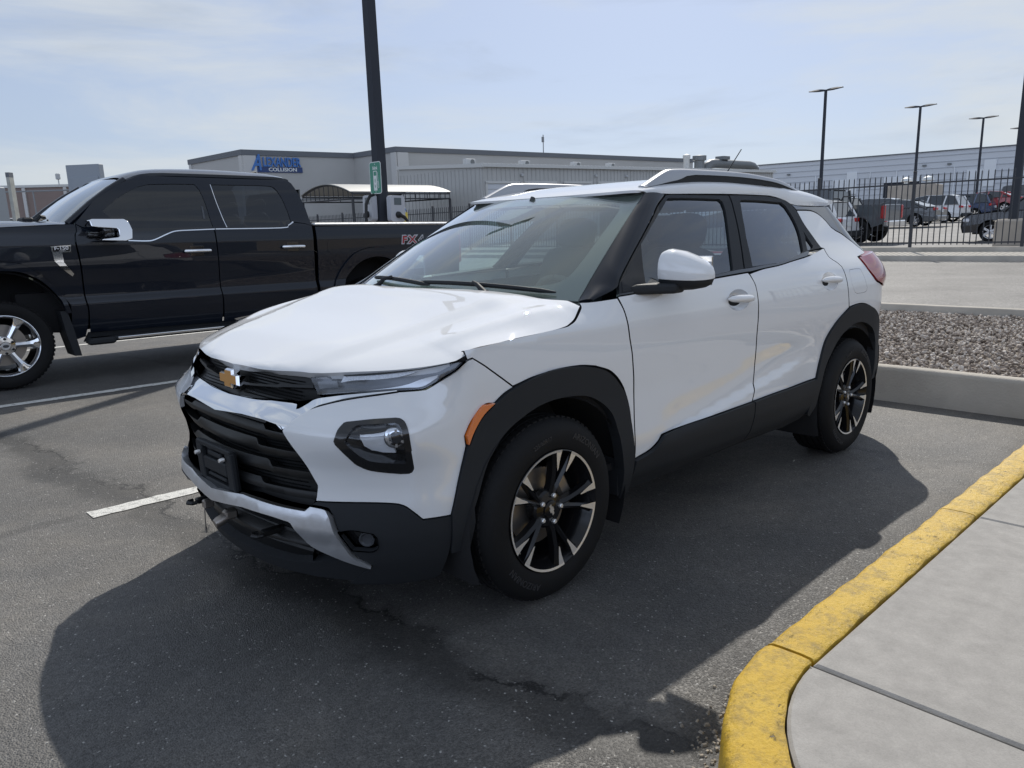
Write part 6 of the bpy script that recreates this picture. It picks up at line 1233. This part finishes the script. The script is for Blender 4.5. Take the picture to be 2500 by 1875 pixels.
def car(kind,loc,rz,paint,label,group='cars parked behind the fence',hi=1,roofm=None):
    S=SH[kind]; o=empty(label[1],loc,rz,label[0],label[2],group,tilt=True); W2=S['W']/2
    # body with wheel openings cut into the outline
    out=list(S['body']); lo=[]; zb=out[-1][1]
    for ax in sorted(S['ax']):
        R_=S['r']+.06; a0=math.asin(max(-1,min(1,(zb-S['r'])/R_)))
        for a in np.linspace(math.pi-a0,a0,9): lo.append((ax+R_*math.cos(a),S['r']+R_*math.sin(a)))
    P=[tuple(p) for p in out]+lo; n=len(P)
    ys=[(-1,.0),(-.97,.03),(-.88,.06)]
    zmid=.62
    def yw(z,k): return W2*k*(1-.05*abs(z-zmid)/.6)
    v=[];f=[]
    cx=0
    lay=[(1.0,0),(.0,0)]
    for k,ins in ((-.90,.07),(-1,0),(1,0),(.90,.07)):
        for x,z in P:
            sx=x*(1-ins*.35); sz=z-ins*.6 if z>.9 else z
            v.append((sx if ins else x,yw(z,k),sz if ins else z))
    for a in range(3):
        for i in range(n): j=(i+1)%n; f.append((a*n+i,a*n+j,(a+1)*n+j,(a+1)*n+i))
    m=MB(); m.add(v,f); b=m.build('body',paint,o,smooth=35)
    # closed top/sides: fill the outline sides
    from mathutils.geometry import tessellate_polygon
    tri=tessellate_polygon([[Vector((x,z,0)) for x,z in P]])
    c=MB()
    for s in (-1,1): c.add([(x*.99,yw(z,s*.905),z-.03 if z>.9 else z) for x,z in P],[t if s<0 else t[::-1] for t in tri])
    c.build('side_panel',paint,b)
    # greenhouse
    g=S['gh']; zb_=min(z for x,z in g); zt=max(z for x,z in g); n=len(g)
    def gy(z): return W2*.94-(z-zb_)*.24
    m=MB(); v=[(x,s*gy(z),z) for s in (-1,1) for x,z in g]; m.add(v,[tuple(range(n)),tuple(range(2*n-1,n-1,-1))]+[(i,i+n,(i+1)%n+n,(i+1)%n) for i in range(n)]); m.build('glass','car_glass',o)
    m=MB(); top=[p for p in g if p[1]>zt-.14]; v=[];k=len(top)
    for x,z in top:
        w_=gy(z)+.004; v+=[(x,-w_,z-.05),(x,-w_*.96,z+.018),(x,0,z+.04),(x,w_*.96,z+.018),(x,w_,z-.05)]
    m.add(v,[(i*5+j,i*5+5+j,i*5+6+j,i*5+1+j) for i in range(k-1) for j in range(4)]); m.build('roof',roofm or paint,o,smooth=60)
    for xp in S['pil']+(g[0][0]-.1,):
        for s in (-1,1):
            xt=xp-.12 if xp<g[0][0]-.2 else g[1][0]
            m=MB(); zt2=zt-.06 if xp<g[0][0]-.2 else g[1][1]; m.tube([(xp,s*(gy(zb_)+.005),zb_-.03),(xt,s*(gy(zt2)+.005),zt2)],.045,6); m.build('pillar',paint,o)
    for s in (-1,1):
        m=MB(); xr=g[-1][0]; m.tube([(xr,s*(gy(zb_)),zb_),(g[-2][0],s*gy(g[-2][1]),g[-2][1])],.07,6); m.build('pillar',paint,o)
        xe=min(p[0] for p in S['body']); 
        m=MB(); zl=(.86 if kind!='sedan' else .82); m.box((xe+.09,s*(W2-.22),zl+.10),(.16,.40,.16 if kind!='jeep' else .3),bev=.03); m.build('tail_light','lamp_red',o)
        m=MB(); m.box((max(p[0] for p in S['body'])-.14,s*(W2-.24),.76),(.2,.42,.13),bev=.03); m.build('headlight','clear_white',o)
    m=MB(); xe=min(p[0] for p in S['body']); m.box((xe-.02,0,.46),(.14,S['W']*.96,.22),bev=.04); m.build('rear_bumper','black_trim' if kind!='sedan' else paint,o)
    MB().box((xe-.012,0,.82),(.03,.40,.16)).build('number_plate','sign_white',o)
    for ax in S['ax']:
        for s in (-1,1):
            w=bpy.data.objects.new('wheel',None); COL.objects.link(w); w.parent=o; w.location=(ax,s*(W2-.02),S['r']); w.rotation_euler=(0,0,0 if s==1 else math.pi)
            r_=S['r']; MB().lathe([(r_*.66,-.01),(r_*.72,.005),(r_*.93,.0),(r_,-.04),(r_,-.18),(r_*.9,-.22)],28).build('tyre','rubber',w,smooth=40)
            m=MB(); m.lathe([(r_*.67,-.005),(r_*.60,-.02),(r_*.58,-.12)],24)
            for k in range(6):
                m.box((0,-.02,r_*.34),(.075,.03,r_*.62),Matrix.Rotation(k*math.pi/3,4,'Y'),taper=1.0)
            m.lathe([(0,0),(.06,-.003),(.07,-.03)],12); m.build('rim','rim_alloy',w)
    m=MB(); m.box((0,0,.42),(S['L']*.86,S['W']*.8,.3)); m.build('underbody','underside_gap_shade',o); return o
NY=R(-90)
def gl(x,y): return (x,y,gz(x,y)+.004)
def gE(x,y,h): return FW(x,y,h)
car('suv',(-26.98,-11.6,.70),NY,'paint_white',('silvery white SUV seen from behind, just past the parked white SUV in front','parked_car','SUV'))
car('suv',(-38.4,-15.8,1.25),NY,'paint_black',('dark van-like car with a pale roof showing over the fence at left','parked_car','SUV'),roofm='paint_white')
car('suv',(-48.2,-17.0,1.40),NY,'paint_black',('dark SUV with a silver roof behind the dark pickup cab','parked_car','SUV'),roofm='paint_silver')
car('sedan',(-43.8,-13.75,1.37),NY,'paint_grey',('charcoal saloon with a wide rear wing line between pickup and white crossover','parked_car','saloon'))
car('suv',(-52.4,-14.9,1.58),NY,'paint_white',('white crossover seen from the rear, between charcoal saloon and blue car','parked_car','crossover'))
car('suv',(-57.5,-14.6,1.75),NY,'paint_blue',('blue crossover mostly hidden between the white crossover and red car','parked_car','crossover'))
car('sedan',(-58.6,-13.2,2.15),NY,'paint_red',('red hatchback behind the fence near the right edge','parked_car','car'),hi=1)
car('jeep',(-64.0,-12.6,2.25),NY,'paint_black',('boxy black off-roader with a square red tail lamp behind the red car','parked_car','SUV'))
car('suv',(-29.7,-3.67,.76),NY,'paint_black',('black crossover nose-left with pale bonnet reflections at right edge','parked_car','crossover'))
car('suv',(-66.5,-7.5,2.3),NY,'paint_white',('white vehicle at the far right edge beyond the black off-roader','parked_car','SUV'))
o=car('jeep',FW(-5.2,-33.6,-1.2),R(215),'paint_white',('white van-like vehicle with dark windows, behind the pale post','parked_car','van'),group=None)
# dark lifted pickup
def far_truck(loc,rz):
    o=empty('parked_pickup',loc,rz,'dark lifted pickup with black and silver wheels, its tailgate towards the right','pickup',tilt=True)
    def side(name,P,y0,y1,m): return MB().prism(P,y0,y1,'y').build(name,m,o)
    ar=lambda c,r_: [(c+r_*math.cos(a),.45+r_*math.sin(a)) for a in np.linspace(math.pi,0,10)]
    bed=[(-2.62,.62),(-2.62,1.42),(-.75,1.44),(-.75,.55)]; 
    P=[(-2.62,.72),(-2.64,1.43),(-.72,1.45),(-.72,.58)]+[(-1.72+.54*math.cos(a),.45+.54*math.sin(a)) for a in np.linspace(.25,math.pi-.25,10)]
    for s in (1,-1):
        b=MB(); b.prism(P,s*.95,s*.86,'y'); b.build('bed_side','paint_slate',o)
    MB().box((-2.62,0,1.05),(.07,1.74,.76),bev=.02).build('tailgate','paint_slate',o); MB().box((-1.65,0,.92),(1.9,1.7,.12)).build('bed_floor','black_trim',o); MB().box((-.74,0,1.2),(.06,1.74,.6)).build('bulkhead','paint_slate',o)
    P=[(-.70,.55),(-.70,1.46),(1.55,1.44),(2.9,1.32),(3.05,1.0),(3.0,.62),(2.55,.6)]+[(2.02+.54*math.cos(a),.45+.54*math.sin(a)) for a in np.linspace(.25,math.pi-.25,10)]+[(1.4,.5)]
    MB().prism(P,-.94,.94,'y').build('cab_body','paint_slate',o)
    g=[(-.68,1.44),(-.62,2.0),(-.4,2.06),(.9,2.06),(1.75,1.43)]; v=[(x,s*(.90-(z-1.44)*.22),z) for s in (-1,1) for x,z in g]; n=5; MB().add(v,[tuple(range(n)),tuple(range(2*n-1,n-1,-1))]+[(i,i+n,(i+1)%n+n,(i+1)%n) for i in range(n)]).build('glass','car_glass',o)
    MB().box((.15,0,2.07),(1.5,1.5,.07),bev=.03).build('roof','paint_slate',o)
    for s in (1,-1):
        MB().box((-2.60,s*.86,1.15),(.16,.18,.52),bev=.03).build('tail_light','lamp_red',o)
        for xa in (-.66,.35): 
            m=MB(); m.tube([(xa,s*.91,1.43),(xa+.04,s*.775,2.05)],.06,6); m.build('pillar','paint_slate',o)
        MB().box((.9,s*.98,.5),(2.6,.14,.07),bev=.02).build('side_step','black_trim',o)
    MB().box((-2.74,0,.72),(.22,1.8,.22),bev=.04).build('rear_bumper','chrome',o)
    m=MB(); m.tube([(-.85,.62,1.5),(-.95,.5,1.78),(-.95,-.5,1.78),(-.85,-.62,1.5)],.03,6); m.build('roll_bar','black_trim',o)
    for ax in (-1.72,2.02):
        for s in (1,-1):
            w=bpy.data.objects.new('wheel',None); COL.objects.link(w); w.parent=o; w.location=(ax,s*.94,.45); w.rotation_euler=(0,0,0 if s==1 else math.pi)
            MB().lathe([(.26,-.01),(.29,.01),(.40,.01),(.45,-.03),(.455,-.2),(.42,-.26)],36).build('tyre','rubber',w,smooth=40)
            m=MB(); m.lathe([(.27,.0),(.25,-.02),(.24,-.15)],30)
            for k in range(7):
                a=2*math.pi*k/7
                for da in (-.16,.16): m.box((0,-.01,.155),(.035,.03,.19),Matrix.Rotation(a+da,4,'Y'))
            m.lathe([(0,.0),(.05,-.003),(.07,-.03)],12); m.build('rim','rim_alloy',w); MB().lathe([(.0,-.06),(.24,-.07)],20).build('hub','wheel_black',w)
    MB().box((.2,0,.62),(5.0,1.3,.35)).build('underbody','underside_gap_shade',o)
far_truck((-28.95,-11.08,.80),NY)

# ---- the low building across the pavement, behind the photographer: seen only mirrored in the paintwork
mat('tan_stucco',(.46,.38,.27),.9,noise=(.8,.08)); mat('shop_glass',(.03,.04,.045),.08,coat=1)
o=empty('storefront_building',(-4,36,.15),0,'low tan building seen only as a reflection in the car doors','building')
MB().box((0,4,2.0),(70,8,4.0)).build('wall','tan_stucco',o); MB().box((0,3.9,4.15),(70.6,8.6,.4)).build('parapet','pilaster',o)
for x in (-16,-9,-2,5,12): MB().box((x,-.02,1.5),(4.2,.10,2.4)).build('window','shop_glass',o)
